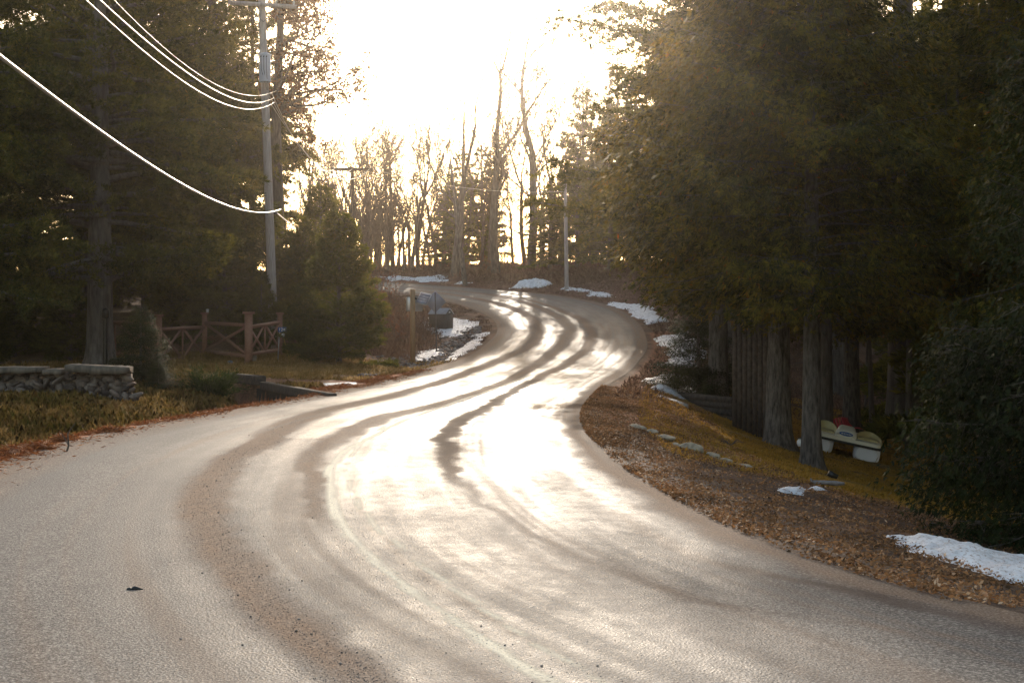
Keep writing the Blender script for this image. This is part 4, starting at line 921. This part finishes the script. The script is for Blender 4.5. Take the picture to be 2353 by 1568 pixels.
# ------------------------------------------------------------------ signs and posts
def text(name, s, size, mat, parent, loc, rot=(pi / 2, 0, 0), ext=.001):
    c_ = bpy.data.curves.new(name, 'FONT'); c_.body = s; c_.size = size; c_.align_x = 'CENTER'; c_.align_y = 'CENTER'; c_.extrude = ext; c_.offset = .0015
    o = bpy.data.objects.new(name, c_); COL.objects.link(o)
    bpy.context.view_layer.update(); dg = bpy.context.evaluated_depsgraph_get(); me = bpy.data.meshes.new_from_object(o.evaluated_get(dg)); bpy.data.objects.remove(o)
    me.materials.clear(); me.materials.append(mat); o = link(name, me, parent, loc); o.rotation_euler = rot; return o
sx = (640 - CX) * 47 / F; g = gz(sx, 47)
e = empty('number_sign', (sx, 47, g), 'blue house number sign 1245 on a thin grey stake', 'sign')
zc_ = zz(757, 47) - g
b = MB(); b.beam((-.03, 0, -.1), (.03, 0, zc_ + .06), .03, .02, (0, 1, 0)); b.build('stake', M['galv'], e)
b = MB(); b.box((.15, -.03, zc_), (.33, .01, .165)); b.build('plate', M['blue'], e)
text('lettering', '1245', .15, M['white'], e, (.15, -.037, zc_))
mx = (665 - CX) * 46 / F; g = gz(mx, 46)
e = empty('marker_stake', (mx, 46, g), 'yellow leaning stake topped with a white ball', 'marker')
tp = local(e, P3(650, 770, 46)); b = MB(); b.tube([(0.05, 0, -.05), tuple(tp)], .012, 6); b.build('stake', M['yellow'], e)
b = MB(); V, Fc = ICO[1]; b.add(V * .065 + tp + [0, -.01, 0], Fc); b.build('ball', M['white'], e, True)
# wooden post with cabinet and solar panel
D = 50; X = (948 - CX) * D / F; g = gz(X, D)
e = empty('solar_post', (X, D, g), 'square wooden post with grey cabinet and tilted solar panel', 'post')
ht = zz(665, D) - g; b = MB(); b.box((0, 0, ht / 2 - .1), (.145, .145, ht + .2), Matrix.Rotation(.35, 3, 'Z')); b.build('shaft', M['post'], e)
b = MB(); zc_ = zz(698, D) - g
prof2 = [(-.3, .12), (-.3, .32), (.3, .32), (.34, .22), (.34, .12)]
b.box((.04, .2, zc_), (.58, .22, .52), Matrix.Rotation(.18, 3, 'Z')); o = b.build('cabinet', M['galv'], e); mm = o.modifiers.new('bevel', 'BEVEL'); mm.width = .05; mm.segments = 3
b = MB(); b.box((.04, .2, zc_ + .275), (.62, .27, .03), Matrix.Rotation(.18, 3, 'Z')); b.build('lid', M['steel'], o)
pc = local(e, P3(973, 687 - 1, D - .05)); Rm = Matrix.Rotation(radians(-8), 3, 'Z') @ Matrix.Rotation(radians(14), 3, 'Y') @ Matrix.Rotation(radians(38), 3, 'X')
b = MB(); b.box(pc, (.4, .62, .03), Rm); pn = b.build('panel_frame', M['galv'], e)
b = MB()
for iy in range(4): b.box(np.array(pc) + np.array(Rm @ Vector((0, (iy - 1.5) * .145, .0165))), (.36, .135, .004), Rm)
for iy in range(4): b.box(np.array(pc) + np.array(Rm @ Vector((0, (iy - 1.5) * .145, -.0165))), (.36, .135, .004), Rm)
b.build('solar_cells', M['panelglass'], pn)
b = MB(); b.beam((.05, 0, ht - .3), (pc[0] - .03, pc[1], pc[2] - .04), .09, .07); b.build('bracket', M['steel'], e)
# diamond warning sign seen from behind
D = 56; X = (1003 - CX) * D / F; g = gz(X, D)
e = empty('diamond_sign', (X, D, g), 'diamond road sign seen from its grey back on a thin steel post', 'sign')
zt_ = zz(672, D) - g; b = MB(); b.beam((0, 0, -.1), (-.06, 0, zt_), .05, .035, (0, 1, 0)); b.build('post', M['steel'], e)
b = MB(); b.box((-.06, .04, zt_ - .36), (.62, .004, .62), Matrix.Rotation(.12, 3, 'Z') @ Matrix.Rotation(radians(45), 3, 'Y')); b.build('plate', M['signback'], e)
# bin
D = 64; X = (1013 - CX) * D / F; g = gz(X, D)
e = empty('roadside_bin', (X, D, g), 'dark board bin with sloping grey lid behind the diamond sign', 'bin', None, radians(-38))
b = MB(); b.box((0, 0, .34), (1.0, .5, .7)); b.add([(-.5, -.25, .69), (.5, -.25, .69), (.5, .25, .69), (-.5, .25, .69), (-.5, 0, .9), (.5, 0, .9)], [[0, 1, 5, 4], [2, 3, 4, 5]]); b.add([(-.5, -.25, .69), (-.5, .25, .69), (-.5, 0, .9)], [[0, 1, 2]]); b.add([(.5, -.25, .69), (.5, .25, .69), (.5, 0, .9)], [[0, 1, 2]]); b.build('body', M['binwood'], e)
b = MB(); b.beam((0, -.14, .825), (0, -.14, .826), 1, 1) if 0 else None
for sg in (-1, 1):
    b.add([(-.53, sg * .29, .675), (.53, sg * .29, .675), (.53, 0, .925), (-.53, 0, .925), (-.53, sg * .29, .70), (.53, sg * .29, .70), (.53, 0, .95), (-.53, 0, .95)], [[0, 1, 2, 3], [4, 5, 6, 7], [0, 1, 5, 4], [0, 3, 7, 4], [1, 2, 6, 5]])
b.build('lid', M['binlid'], e)
b = MB(); b.box((.503, .0, .76), (.006, .1, .06)); b.build('sticker', M['white'], e)

# ------------------------------------------------------------------ utility poles and wires
def upole(base, top, r, arm, label, arm_rot=0, trans=False, armlen=2.4, mat='polewood'):
    base = np.array(base, float); top = np.array(top, float)
    e = empty('utility_pole', tuple(base), label, 'pole'); t = top - base
    b = MB(); b.tube([(0, 0, -.3), tuple(t * .5), tuple(t)], [r, r * .88, r * .72], 16); b.build('shaft', M[mat], e, True)
    if arm is not None:
        f = arm / t[2]; c_ = t * f; d = np.array([cos(arm_rot), sin(arm_rot), 0]); n_ = np.array([-sin(arm_rot), cos(arm_rot), 0]) * -(r + .03)
        b = MB(); b.beam(tuple(c_ + n_ - d * armlen / 2), tuple(c_ + n_ + d * armlen / 2), .1 if trans else .15, .13 if trans else .19); ar = b.build('crossarm', M['darkwood' if mat != 'polewood' else 'polewood'], e)
        for k in (-.46, .46, .2) if trans else (-.46, .46):
            b = MB(); q = c_ + n_ + d * armlen * k; b.tube([tuple(q + [0, 0, .06]), tuple(q + [0, 0, .13]), tuple(q + [0, 0, .17]), tuple(q + [0, 0, .22])], [.02, .05, .035, .02], 8); b.build('insulator', M['porcelain'], ar, True)
        if trans:
            for k in (-.3, .3):
                b = MB(); b.beam(tuple(c_ + n_ * 1.2 + d * armlen * k), tuple(c_ * (1 - .05) + n_), .035, .01); b.build('brace', M['steel'], e)
    return e, t
D = 50.5; pb = P3(630, 800, D); pb[2] = gz(pb[0], D); pt_ = P3(600, -28, D)
e, t = upole(pb, pt_, .17, (zz(14, D) - pb[2]), 'near weathered utility pole with grey transformer behind the brown gate', radians(18), True)
tc = local(e, P3(612, 0, D)); zt0 = zz(127, D) - pb[2]; zt1 = zz(192, D) - pb[2]
b = MB(); b.tube([(tc[0], -.3, zt1), (tc[0], -.3, zt1 + .03), (tc[0], -.3, zt0 - .06)], [.19, .205, .205], 20); tr_ = b.build('transformer_tank', M['transformer'], e, True)
b = MB(); b.tube([(tc[0], -.3, zt0 - .06), (tc[0], -.3, zt0 - .03), (tc[0], -.3, zt0 + .02)], [.225, .225, .12], 20); b.build('tank_lid', M['transformer'], tr_, True)
b = MB(); b.tube([(tc[0] - .15, -.34, zt0 - .05), (tc[0] - .15, -.34, zt0 + .14)], [.035, .02], 8); b.build('bushing', M['porcelain'], tr_, True)
for k in (-.1, 0, .1):
    b = MB(); b.tube([(tc[0] + k, -.52, zt0 - .13), (tc[0] + k, -.56, zt0 - .15)], .025, 6); b.tube([(tc[0] + k, -.55, zt0 - .15), (tc[0] + k * .9, -.53, zt0 - .6), (tc[0] + k * .2 + .1, -.4, zt1 - .3)], .008, 4); b.build('terminal', M['black'], tr_, True)
b = MB()
xr_ = local(e, P3(621, 0, D))[0]
for y in (214, 229, 241): b.tube([(xr_, -.05, zz(y, D) - pb[2] - .05), (xr_, -.05, zz(y, D) - pb[2] + .05)], .05, 8)
b.box((xr_ - .03, 0, zz(228, D) - pb[2]), (.03, .04, .5)); b.build('wire_rack', M['steel'], e)
b = MB(); b.add(ICO[1][0] * .07 + local(e, P3(634, 489, D)) + [0, -.12, 0], ICO[1][1]); b.build('cable_clamp', M['steel'], e, True)
def wire(c_, x0, x48, y48, r, label, dmin=-4, cat='wire', n=60):
    D = np.linspace(dmin, 50.3, n); X = x48 + (x0 - x48) * (48 - D) / 48; Z = np.polyval(c_, D)
    P = np.stack([X, D, Z], -1); b = MB(); o0 = P[-1].copy(); b.tube(P - o0, r, 6); o = b.build('power_line', M['cable'], None, True, tuple(o0)); return tag(o, label, cat, 'wires on the near utility pole')
x48 = (620 - CX) * 48 / F
wire([1.79836e-3, 6.90194e-3, 4.55312], -2.75, x48, 0, .009, 'middle of the three upper wires sweeping in from upper left')
wire([2.31724e-3, -3.67312e-2, 5.28475], -3.25, x48, 0, .009, 'lowest of the three upper wires sweeping in from upper left')
wire([3.60797e-3, -1.55368e-1, 8.38950], -4.75, x48, 0, .006, 'topmost and thinnest of the three upper wires')
o = wire([1.58236e-3, -5.68010e-2, 4.36271], -3.25, (634 - CX) * 48 / F, 0, .02, 'thick white cable hanging lowest from left edge to the pole')
def span(a, b_, sag, r, label, n=40, grp='wires to the far poles'):
    t = np.linspace(0, 1, n)[:, None]; a = np.array(a); b_ = np.array(b_); P = a + (b_ - a) * t; P[:, 2] -= sag * 4 * (t * (1 - t))[:, 0]
    b = MB(); b.tube(P - a, r, 5); o = b.build('power_line', M['cable'], None, True, tuple(a)); return tag(o, label, 'wire', grp)
# far poles
D = 88; fb = P3(812, 640, D); fb[2] = gz(fb[0], D); ft = P3(809, 384, D)
upole(fb, ft, .15, zz(390, D) - fb[2], 'distant T-shaped utility pole against the bright sky', radians(4), False, 2.5, 'darkwood')
D2 = 87; rb_ = P3(1302, 676, D2); rb_[0] = max(rb_[0], float(XR(D2)) + .7); rb_[2] = gz(rb_[0], D2); rt_ = P3(1298, 415, D2)
upole(rb_, rt_, .13, None, 'slim pale utility pole beyond the bend, right of the bare trees')
for k, (y, lab) in enumerate(((214, 'top strand running from the near pole to the T-shaped pole'), (229, 'middle strand running from the near pole to the T-shaped pole'), (241, 'bottom strand running from the near pole to the T-shaped pole'))):
    span(P3(624, y, 50.4), P3(770 + 40 * k, 387, D), 1.1 + .2 * k, .009, lab)
span(P3(634, 488, 50.4), P3(810, 520, D), .8, .02, 'thick low cable continuing from the near pole past the young pine')
span(P3(540, 16, 50.5) + [0, -.2, .1], (-4.5, -4, 9.5), 1.2, .012, 'left wire from the crossarm towards the viewer, top of frame')
span(P3(658, 4, 50.5) + [0, .2, .1], (-2.5, -4, 10.5), 1.0, .012, 'right wire from the crossarm towards the viewer, top of frame')
span(P3(855, 388, D), P3(1300, 440, D2), .5, .012, 'thin wire from the T-shaped pole to the slim pale pole')

# ------------------------------------------------------------------ right side objects
# timber retaining wall and board fence
def Pg(x, y, D): p = P3(x, y, D); return p
a = P3(1560, 925, 35.5); b_ = P3(1692, 925, 33.0); zg = min(gz(a[0], a[1]), gz(b_[0], b_[1]))
e = empty('timber_wall', (a[0], a[1], zg), 'low wall of stacked brown timbers between the snow and the board fence', 'wall')
zt_ = zz(906, 34.3)
for k in range(4):
    q = MB(); z_ = zt_ - .07 - k * .15; q.beam(tuple(local(e, (a[0] + k * .03, a[1], z_))), tuple(local(e, (b_[0], b_[1], z_))), .14, .14); q.build('timber', M['darkwood'], e)
e = empty('board_fence', (4.9, 31.2, gz(4.9, 31.2)), 'tall dark vertical-board screen left of the grey cedar trunks', 'fence')
for k in range(9):
    t = k / 8; x_ = 4.95 + .62 * t; d_ = 31.6 - 1.6 * t; g_ = gz(x_, d_)
    q = MB(); q.box(local(e, (x_, d_, g_ + 1.35)), (.15, .03, 2.9), Matrix.Rotation(radians(-66), 3, 'Z')); q.build('board', M['darkwood'], e)
for zr_ in (.5, 2.3):
    q = MB(); q.beam(tuple(local(e, (4.98, 31.72, gz(4.9, 31.6) + zr_))), tuple(local(e, (5.62, 30.1, gz(5.6, 30) + zr_))), .04, .09); q.build('rail', M['darkwood'], e)

# pedal boat
Db = 33.2; bx = (1938 - CX) * Db / F; zbt = zz(1052, Db)
e = empty('pedal_boat', (bx, Db, zbt), 'cream pedal boat with two seats beached on the lawn behind the trunk', 'boat', None, radians(-14)); e.rotation_euler.y = radians(11.5)
e.location = (bx - .05, Db, zbt + .07)
def loft(secs, name, mat, parent, smooth=True):
    secs = [np.array(s_, float) for s_ in secs]; n = len(secs[0]); V = np.vstack(secs); Fq = []
    for a_ in range(len(secs) - 1):
        for j in range(n): Fq.append([a_ * n + j, a_ * n + (j + 1) % n, (a_ + 1) * n + (j + 1) % n, (a_ + 1) * n + j])
    B = MB(); B.add(V, Fq)
    for o0, s_ in ((0, secs[0]), ((len(secs) - 1) * n, secs[-1])): B.add(np.vstack([s_, s_.mean(0)]), [[j, (j + 1) % n, n] for j in range(n)])
    return B.build(name, mat, parent, smooth)
def rrect(cx, y, cz, w_, h_, r_, n=6):
    out = []
    for (sx_, sz_, a0) in ((1, -1, -90), (1, 1, 0), (-1, 1, 90), (-1, -1, 180)):
        for k in range(n):
            a_ = radians(a0 + 90 * k / (n - 1)); out.append((cx + sx_ * (w_ / 2 - r_) + r_ * cos(a_), y, cz + sz_ * (h_ / 2 - r_) + r_ * sin(a_)))
    return out
for sx_ in (-.53, .53):    # two pontoons, running away from the viewer
    hl = loft([rrect(sx_, y, .19 + .05 * abs(y) / 1.1, w_, h_, .13) for y, w_, h_ in ((-1.05, .46, .28), (-1.0, .58, .36), (-.6, .6, .4), (.5, .6, .4), (1.0, .46, .3), (1.15, .3, .27))], 'hull', M['hull'], e)
    rb2 = MB()
    for k in range(5): rb2.tube([(sx_ - .2 + k * .1, -1.0, .02), (sx_ - .2 + k * .1, .6, .0)], .022, 6)
    rb2.build('hull_rib', M['hull'], hl, True)
dk = MB(); n = 30
dk.build if 0 else None
loft([rrect(0, y, .40, w_, .055, .026) for y, w_ in ((-1.12, 1.5), (-1.08, 1.64), (.9, 1.64), (1.15, 1.3))], 'rub_rail', M['black'], e)
loft([rrect(0, y, .46, w_, .085, .04) for y, w_ in ((-1.1, 1.46), (-1.05, 1.6), (.9, 1.6), (1.12, 1.25))], 'deck', M['cream'], e)
cons = loft([rrect(0, y, .555, w_, h_, .09) for y, w_, h_ in ((-1.04, .38, .16), (-1.0, .48, .24), (-.5, .44, .26), (.3, .4, .26), (.6, .34, .2))], 'console', M['cream'], e)
# badge: blue oval with pale lettering bars
bd = MB(); th = np.linspace(0, 2 * pi, 25)[:-1]; R_ = np.stack([.155 * np.cos(th), np.full(24, -1.052), .59 + .045 * np.sin(th)], -1); R2 = R_ + [0, .05, 0]
bd.add(np.vstack([R_, [[0, -1.055, .59]]]), [[k, (k + 1) % 24, 24] for k in range(24)]); bd.add(np.vstack([R_, R2]), [[k, (k + 1) % 24, 24 + (k + 1) % 24, 24 + k] for k in range(24)]); bg_ = bd.build('badge', M['blue'], e)
q = MB(); q.box((-.085, -1.057, .59), (.045, .004, .022))
for k in range(5): q.box((-.035 + k * .035, -1.057, .589), (.024, .004, .026))
q.build('emblem', M['white'], bg_)
# seat shells: curved bucket backs open towards the console
def shell(cx, w_, h_, flip):
    B = MB(); nth, nz = 22, 8; V = []
    th = np.linspace(radians(-8), radians(188), nth)
    for i_ in range(nz):
        f = i_ / (nz - 1)
        for a_ in th:
            top = h_ * (max(0, sin(a_))**.55) * (1.0 + .12 * flip * cos(a_)); rr = (.9 + .14 * f)
            V.append((cx + w_ / 2 * cos(a_) * rr, -.55 + 1.1 * sin(a_) * .62 * rr, .46 + top * f))
    Fq = [[i_ * nth + j, i_ * nth + j + 1, (i_ + 1) * nth + j + 1, (i_ + 1) * nth + j] for i_ in range(nz - 1) for j in range(nth - 1)]
    B.add(V, Fq); o = B.build('seat_back', M['tan'], e, True); m_ = o.modifiers.new('thick', 'SOLIDIFY'); m_.thickness = .035
    return o
shell(-.52, .62, .24, 1); shell(.52, .6, .19, -1)
for cx_ in (-.5, .5):
    q = MB(); q.box((cx_, -.35, .52), (.46, .5, .06)); o = q.build('seat', M['tan'], e); m_ = o.modifiers.new('b', 'BEVEL'); m_.width = .03; m_.segments = 3
# red slatted chair behind
Dc = 38; cx_ = (1945 - CX) * Dc / F; zc_ = zz(995, Dc) - .42
e = empty('slatted_chair', (cx_, Dc, zc_), 'red slatted garden chair half hidden behind the pedal boat', 'chair', None, radians(25))
for k in range(7):
    q = MB(); q.box((-.26 + k * .087, .1 + .02 * abs(k - 3), .62), (.07, .02, .5 - .02 * abs(k - 3)**1.5), Matrix.Rotation(radians(-28), 3, 'X')); q.build('back_slat', M['red'], e)
for k in range(5):
    q = MB(); q.box((0, -.5 + k * .1, .38 - k * .012), (.56, .085, .02)); q.build('seat_slat', M['red'], e)
for sx_ in (-.33, .33):
    q = MB(); q.box((sx_, -.25, .56), (.11, .65, .022)); q.build('armrest', M['red'], e)
    q = MB(); q.box((sx_, -.5, .13), (.05, .07, .86)); q.build('leg', M['red'], e)
    q = MB(); q.box((sx_, .1, .1), (.05, .07, .8)); q.build('leg', M['red'], e)
q = MB(); q.box((0, 0, 0), (1.5, .5, .04)); o = q.build('table_top', M['post'], None, False, ((1935 - CX) * 36.5 / F, 36.5, zz(997, 36.5)))
tag(o, 'pale plank bench top just behind the pedal boat', 'bench')
q = MB(); q.box((-.6, 0, -.35), (.08, .4, .66)); q.box((.6, 0, -.35), (.08, .4, .66)); q.build('leg', M['darkwood'], o)
# garden lantern between the trunks
Dl = 27.8; lx_ = (1841 - CX) * Dl / F; g = gz(lx_, Dl)
e = empty('garden_lantern', (lx_, Dl, zz(1036, Dl)), 'small pale lantern between the two big cedar trunks', 'lantern')
q = MB(); q.tube([(0, 0, -.15), (0, 0, .1)], [.03, .03], 8); q.build('stem', M['steel'], e); q = MB(); q.tube([(0, 0, .1), (0, 0, .14), (0, 0, .2), (0, 0, .24)], [.07, .09, .09, .06], 10); q.build('shade', M['white'], e, True); q = MB(); q.tube([(0, 0, .25), (0, 0, .27)], [.11, .02], 10); q.build('cap', M['steel'], e, True)
# slim dark trunks in the wood behind
rng = random.Random(9)
for k, (px_, w_, D_w, c_) in enumerate([(1899, 27, 36, 'bark'), (2005, 12, 38, 'bark'), (2085, 14, 36, 'bark'), (2125, 24, 40, 'bark'), (1988, 7, 44, 'lichenbark'), (2150, 8, 34, 'lichenbark'), (1950, 10, 48, 'bark'), (2045, 9, 50, 'lichenbark'), (1925, 8, 52, 'bark'), (2200, 16, 33, 'bark')]):
    X = (px_ - CX) * D_w / F; r_ = w_ * D_w / F / 2; q = MB(); jx = rng.uniform(-.3, .3)
    q.tube([(0, 0, -.2), (jx * .3, 0, 2), (jx, 0, 5), (jx * 1.5, 0, 9)], [r_ * 1.2, r_, r_ * .8, r_ * .4], 8)
    for m_ in range(7):
        z0 = rng.uniform(1.2, 6); a_ = rng.uniform(0, 6.3); q.tube([(jx * z0 / 5, 0, z0), (jx * z0 / 5 + cos(a_) * .5, sin(a_) * .5, z0 + rng.uniform(-.1, .3)), (jx * z0 / 5 + cos(a_), sin(a_), z0 + rng.uniform(-.2, .5))], [.02, .012, .004], 4, False)
    e = empty('slim_tree', (X, D_w, gz(X, D_w)), 'slim straight trunk in the dark wood behind the pedal boat', 'tree', 'slim trunks in the dark wood'); q.build('trunk', M[c_], e, True)

# juniper in front of the gate
rng = np.random.RandomState(17); N = 9000; o0 = np.array([-7.15, 33.6, gz(-7.15, 33.6)])
az = rng.uniform(0, 2 * pi, 160); el = rng.uniform(.25, 1.1, 160); Lb = rng.uniform(.5, 1.05, 160); iB = rng.randint(0, 160, N); t = rng.rand(N)**.6
dirs = np.stack([np.cos(az) * np.cos(el), np.sin(az) * np.cos(el) * .8, np.sin(el) * .9], -1)
Q = dirs[iB] * (Lb[iB] * t)[:, None] + rng.normal(0, .035, (N, 3)); Q[:, 2] = np.maximum(Q[:, 2], .01)
V, Fc = diamonds(Q, nrm(dirs[iB] + rng.normal(0, .35, (N, 3))), rng.uniform(.06, .12, N), .014, rng)
e = empty('juniper_shrub', tuple(o0), 'spreading bright green juniper in front of the left gate panel', 'shrub'); link('foliage', leafmesh('juniper_foliage', V, Fc, M['juniper'], rng.rand(N)), e)
q = MB()
for k in range(0, 160, 3): q.tube([(0, 0, 0), tuple(dirs[k] * Lb[k] * .9)], [.012, .003], 3, False)
q.build('stem', M['bark'], e)
# leafy brush where the far leg of the road disappears
def brush(x, d, h, w_, label, seed, mat='rustleaf', nleaf_=500, stems=22):
    rng = np.random.RandomState(seed); q = MB(); L_ = []
    for k in range(stems):
        b0 = rng.normal(0, w_ * .25, 3) * [1, 1, 0]; dd = nrm(rng.normal(0, .35, 3) + [0, 0, 1]); pts = [b0]
        for m_ in range(5): dd = nrm(dd + rng.normal(0, .13, 3)); pts.append(pts[-1] + dd * h * rng.uniform(.6, 1) / 5)
        q.tube(pts, np.linspace(.018, .004, 6), 3, False)
        for m_ in range(4):
            i_ = rng.randint(1, 5); e2 = pts[i_] + nrm(rng.normal(0, .6, 3) + [0, 0, .5]) * h * .25; q.tube([pts[i_], e2], [.008, .003], 3, False); L_.append((pts[i_], e2))
    e = empty('brush', (x, d, gz(x, d)), label, 'shrub', 'leafless brush along the road'); q.build('stem', M['twig'], e)
    A = np.array([l[0] for l in L_]); B2 = np.array([l[1] for l in L_]); i_ = rng.randint(0, len(A), nleaf_); t = rng.rand(nleaf_, 1)
    Q = A[i_] * (1 - t) + B2[i_] * t; V, Fc = diamonds(Q, nrm(rng.normal(0, 1, Q.shape) + [0, 0, -.4]), rng.uniform(.05, .11, nleaf_), .05, rng)
    link('leaves', leafmesh('brush_leaves', V, Fc, M[mat], rng.rand(nleaf_)), e)
BR = [((-5.9, 61), 2.2, 1.6, 'red-brown brush right of the young pine, above the weeds'), ((-6.6, 67), 2.4, 1.8, 'tangled brush where the far road slips behind the pine'), ((-7.4, 74), 2.6, 2.0, 'hazy brush left of the far road leg'), ((-5.0, 57), 1.5, 1.4, 'low brush between the young pine and wooden post'), ((-8.6, 82), 2.6, 2.2, 'farthest brush at the left end of the road')]
for q, ((x, d), h, w_, lab) in enumerate(BR): brush(x, d, h, w_, lab, 60 + q, nleaf_=420)
r = np.random.RandomState(31)
for q in range(10):
    x = r.uniform(-9, 5); d = 97 + r.uniform(2, 8) - x * .1; d = max(d, 101 + -x * .35 if x < -3 else 95)
    brush(x, d, r.uniform(1, 2.6), 2, 'rust-leaved sapling at the foot of the far wood', 80 + q, nleaf_=500)

# grit swept into bands and along the left shoulder
r = np.random.RandomState(78); n_ = 9000; d = 6 + 26 * r.rand(n_)**1.5
c0 = np.interp(d, B_LEFT[:, 0], B_LEFT[:, 1]); h0_ = np.interp(d, B_LEFT[:, 0], B_LEFT[:, 2]); wv_ = c0 + r.normal(0, .55, n_) * h0_
k_ = r.rand(n_); wv_ = np.where(k_ < .3, np.abs(r.normal(0, .05, n_)) + .005, np.where(k_ < .42, r.rand(n_), wv_)); wv_ = np.where(k_ > .93, np.interp(d, B_MID[:, 0], B_MID[:, 1]) + r.normal(0, .02, n_), wv_)
X_ = XL(d) * (1 - wv_) + XR(d) * wv_; sz_ = r.uniform(.0015, .0038, n_) * (1 + 1.4 * (r.rand(n_) > .975)); Z_ = zroad(d) + .012 + .045 * (1 - (2 * np.clip(wv_, 0, 1) - 1)**2)
oc = np.array([[1, 0, 0], [0, 1, 0], [-1, 0, 0], [0, -1, 0], [0, 0, .8], [0, 0, -.5]], float); of = np.array([[0, 1, 4], [1, 2, 4], [2, 3, 4], [3, 0, 4], [1, 0, 5], [2, 1, 5], [3, 2, 5], [0, 3, 5]])
V = (oc[None] * (1 + r.uniform(-.35, .35, (n_, 6, 3)))) * sz_[:, None, None] + np.stack([X_, d, Z_ + sz_ * .3], -1)[:, None]
me = mesh_np('road_grit', V.reshape(-1, 3), (of[None] + 6 * np.arange(n_)[:, None, None]).reshape(-1, 3), M['riprap'], {'rnd': ('FACE', 'FLOAT', np.repeat(.15 + r.rand(n_) * .8, 8))})
tag(link('road_grit', me), 'scattered grit and tiny pebbles on the brown bands of the road', 'grit', kind='stuff')
# bits on the road
r = np.random.RandomState(77)
q = MB(); q.tube([(0, 0, .012), (.03, .01, .018), (.08, 0, .01)], [.004, .012, .003], 5); V, Fc = rock_np(r, (.018, .013, .012), 8); q.add(V + [.0, 0, .012], Fc)
X, d = px_on_road(297, 1373); o = q.build('twig_scrap', M['black'], None, False, (X, d, .04)); tag(o, 'dark leaf scrap on the near left lane', 'debris')
q = MB(); q.tube([(0, 0, 0), (.05, 0, .16), (.03, .03, .3), (.12, .02, .42)], [.014, .012, .008, .004], 5); q.tube([(.05, 0, .16), (-.03, 0, .3)], [.008, .003], 4); q.tube([(0, 0, 0), (-.1, .02, .07)], [.01, .004], 4)
X, d = px_on_road(148, 1040); o = q.build('upright_twig', M['bark'], None, False, (X, d, gz(X, d))); tag(o, 'dark broken twig sticking up from the orange needles at left', 'twig')
q = MB()
for k in range(14): a_ = r.uniform(0, 6.3); q.tube([(0, 0, .03), (cos(a_) * .12, sin(a_) * .12, .06 + .08 * r.rand()), (cos(a_) * .22, sin(a_) * .22, .04 + .12 * r.rand())], [.006, .004, .002], 4, False)
o = q.build('fallen_sprig', M['twig'], None, False, ((1678 - CX) * 24 / F, 24, gz((1678 - CX) * 24 / F, 24))); tag(o, 'fallen twiggy sprig lying on the ochre lawn', 'twig')

# ------------------------------------------------------------------ haze
def haze(dens, g):
    m = bpy.data.materials.new('thin_bright_haze'); m.use_nodes = True; nd = m.node_tree.nodes; ln = m.node_tree.links
    nd.remove(nd['Principled BSDF']); v = nd.new('ShaderNodeVolumePrincipled'); v.inputs['Color'].default_value = (1, .9, .8, 1); v.inputs['Density'].default_value = dens; v.inputs['Anisotropy'].default_value = g
    ln.new(v.outputs[0], [n for n in nd if n.type == 'OUTPUT_MATERIAL'][0].inputs['Volume'])
    zmin = float(GZ.min()) - 1; b = MB(); b.box((0, 290, (zmin + 26) / 2), (840, 760 + 120, 26 - zmin)); o = b.build('haze', m)
    o['kind'] = 'stuff'; o['label'] = 'thin sunlit haze filling the air along the road'; o['category'] = 'haze'
haze(.00036, .93)
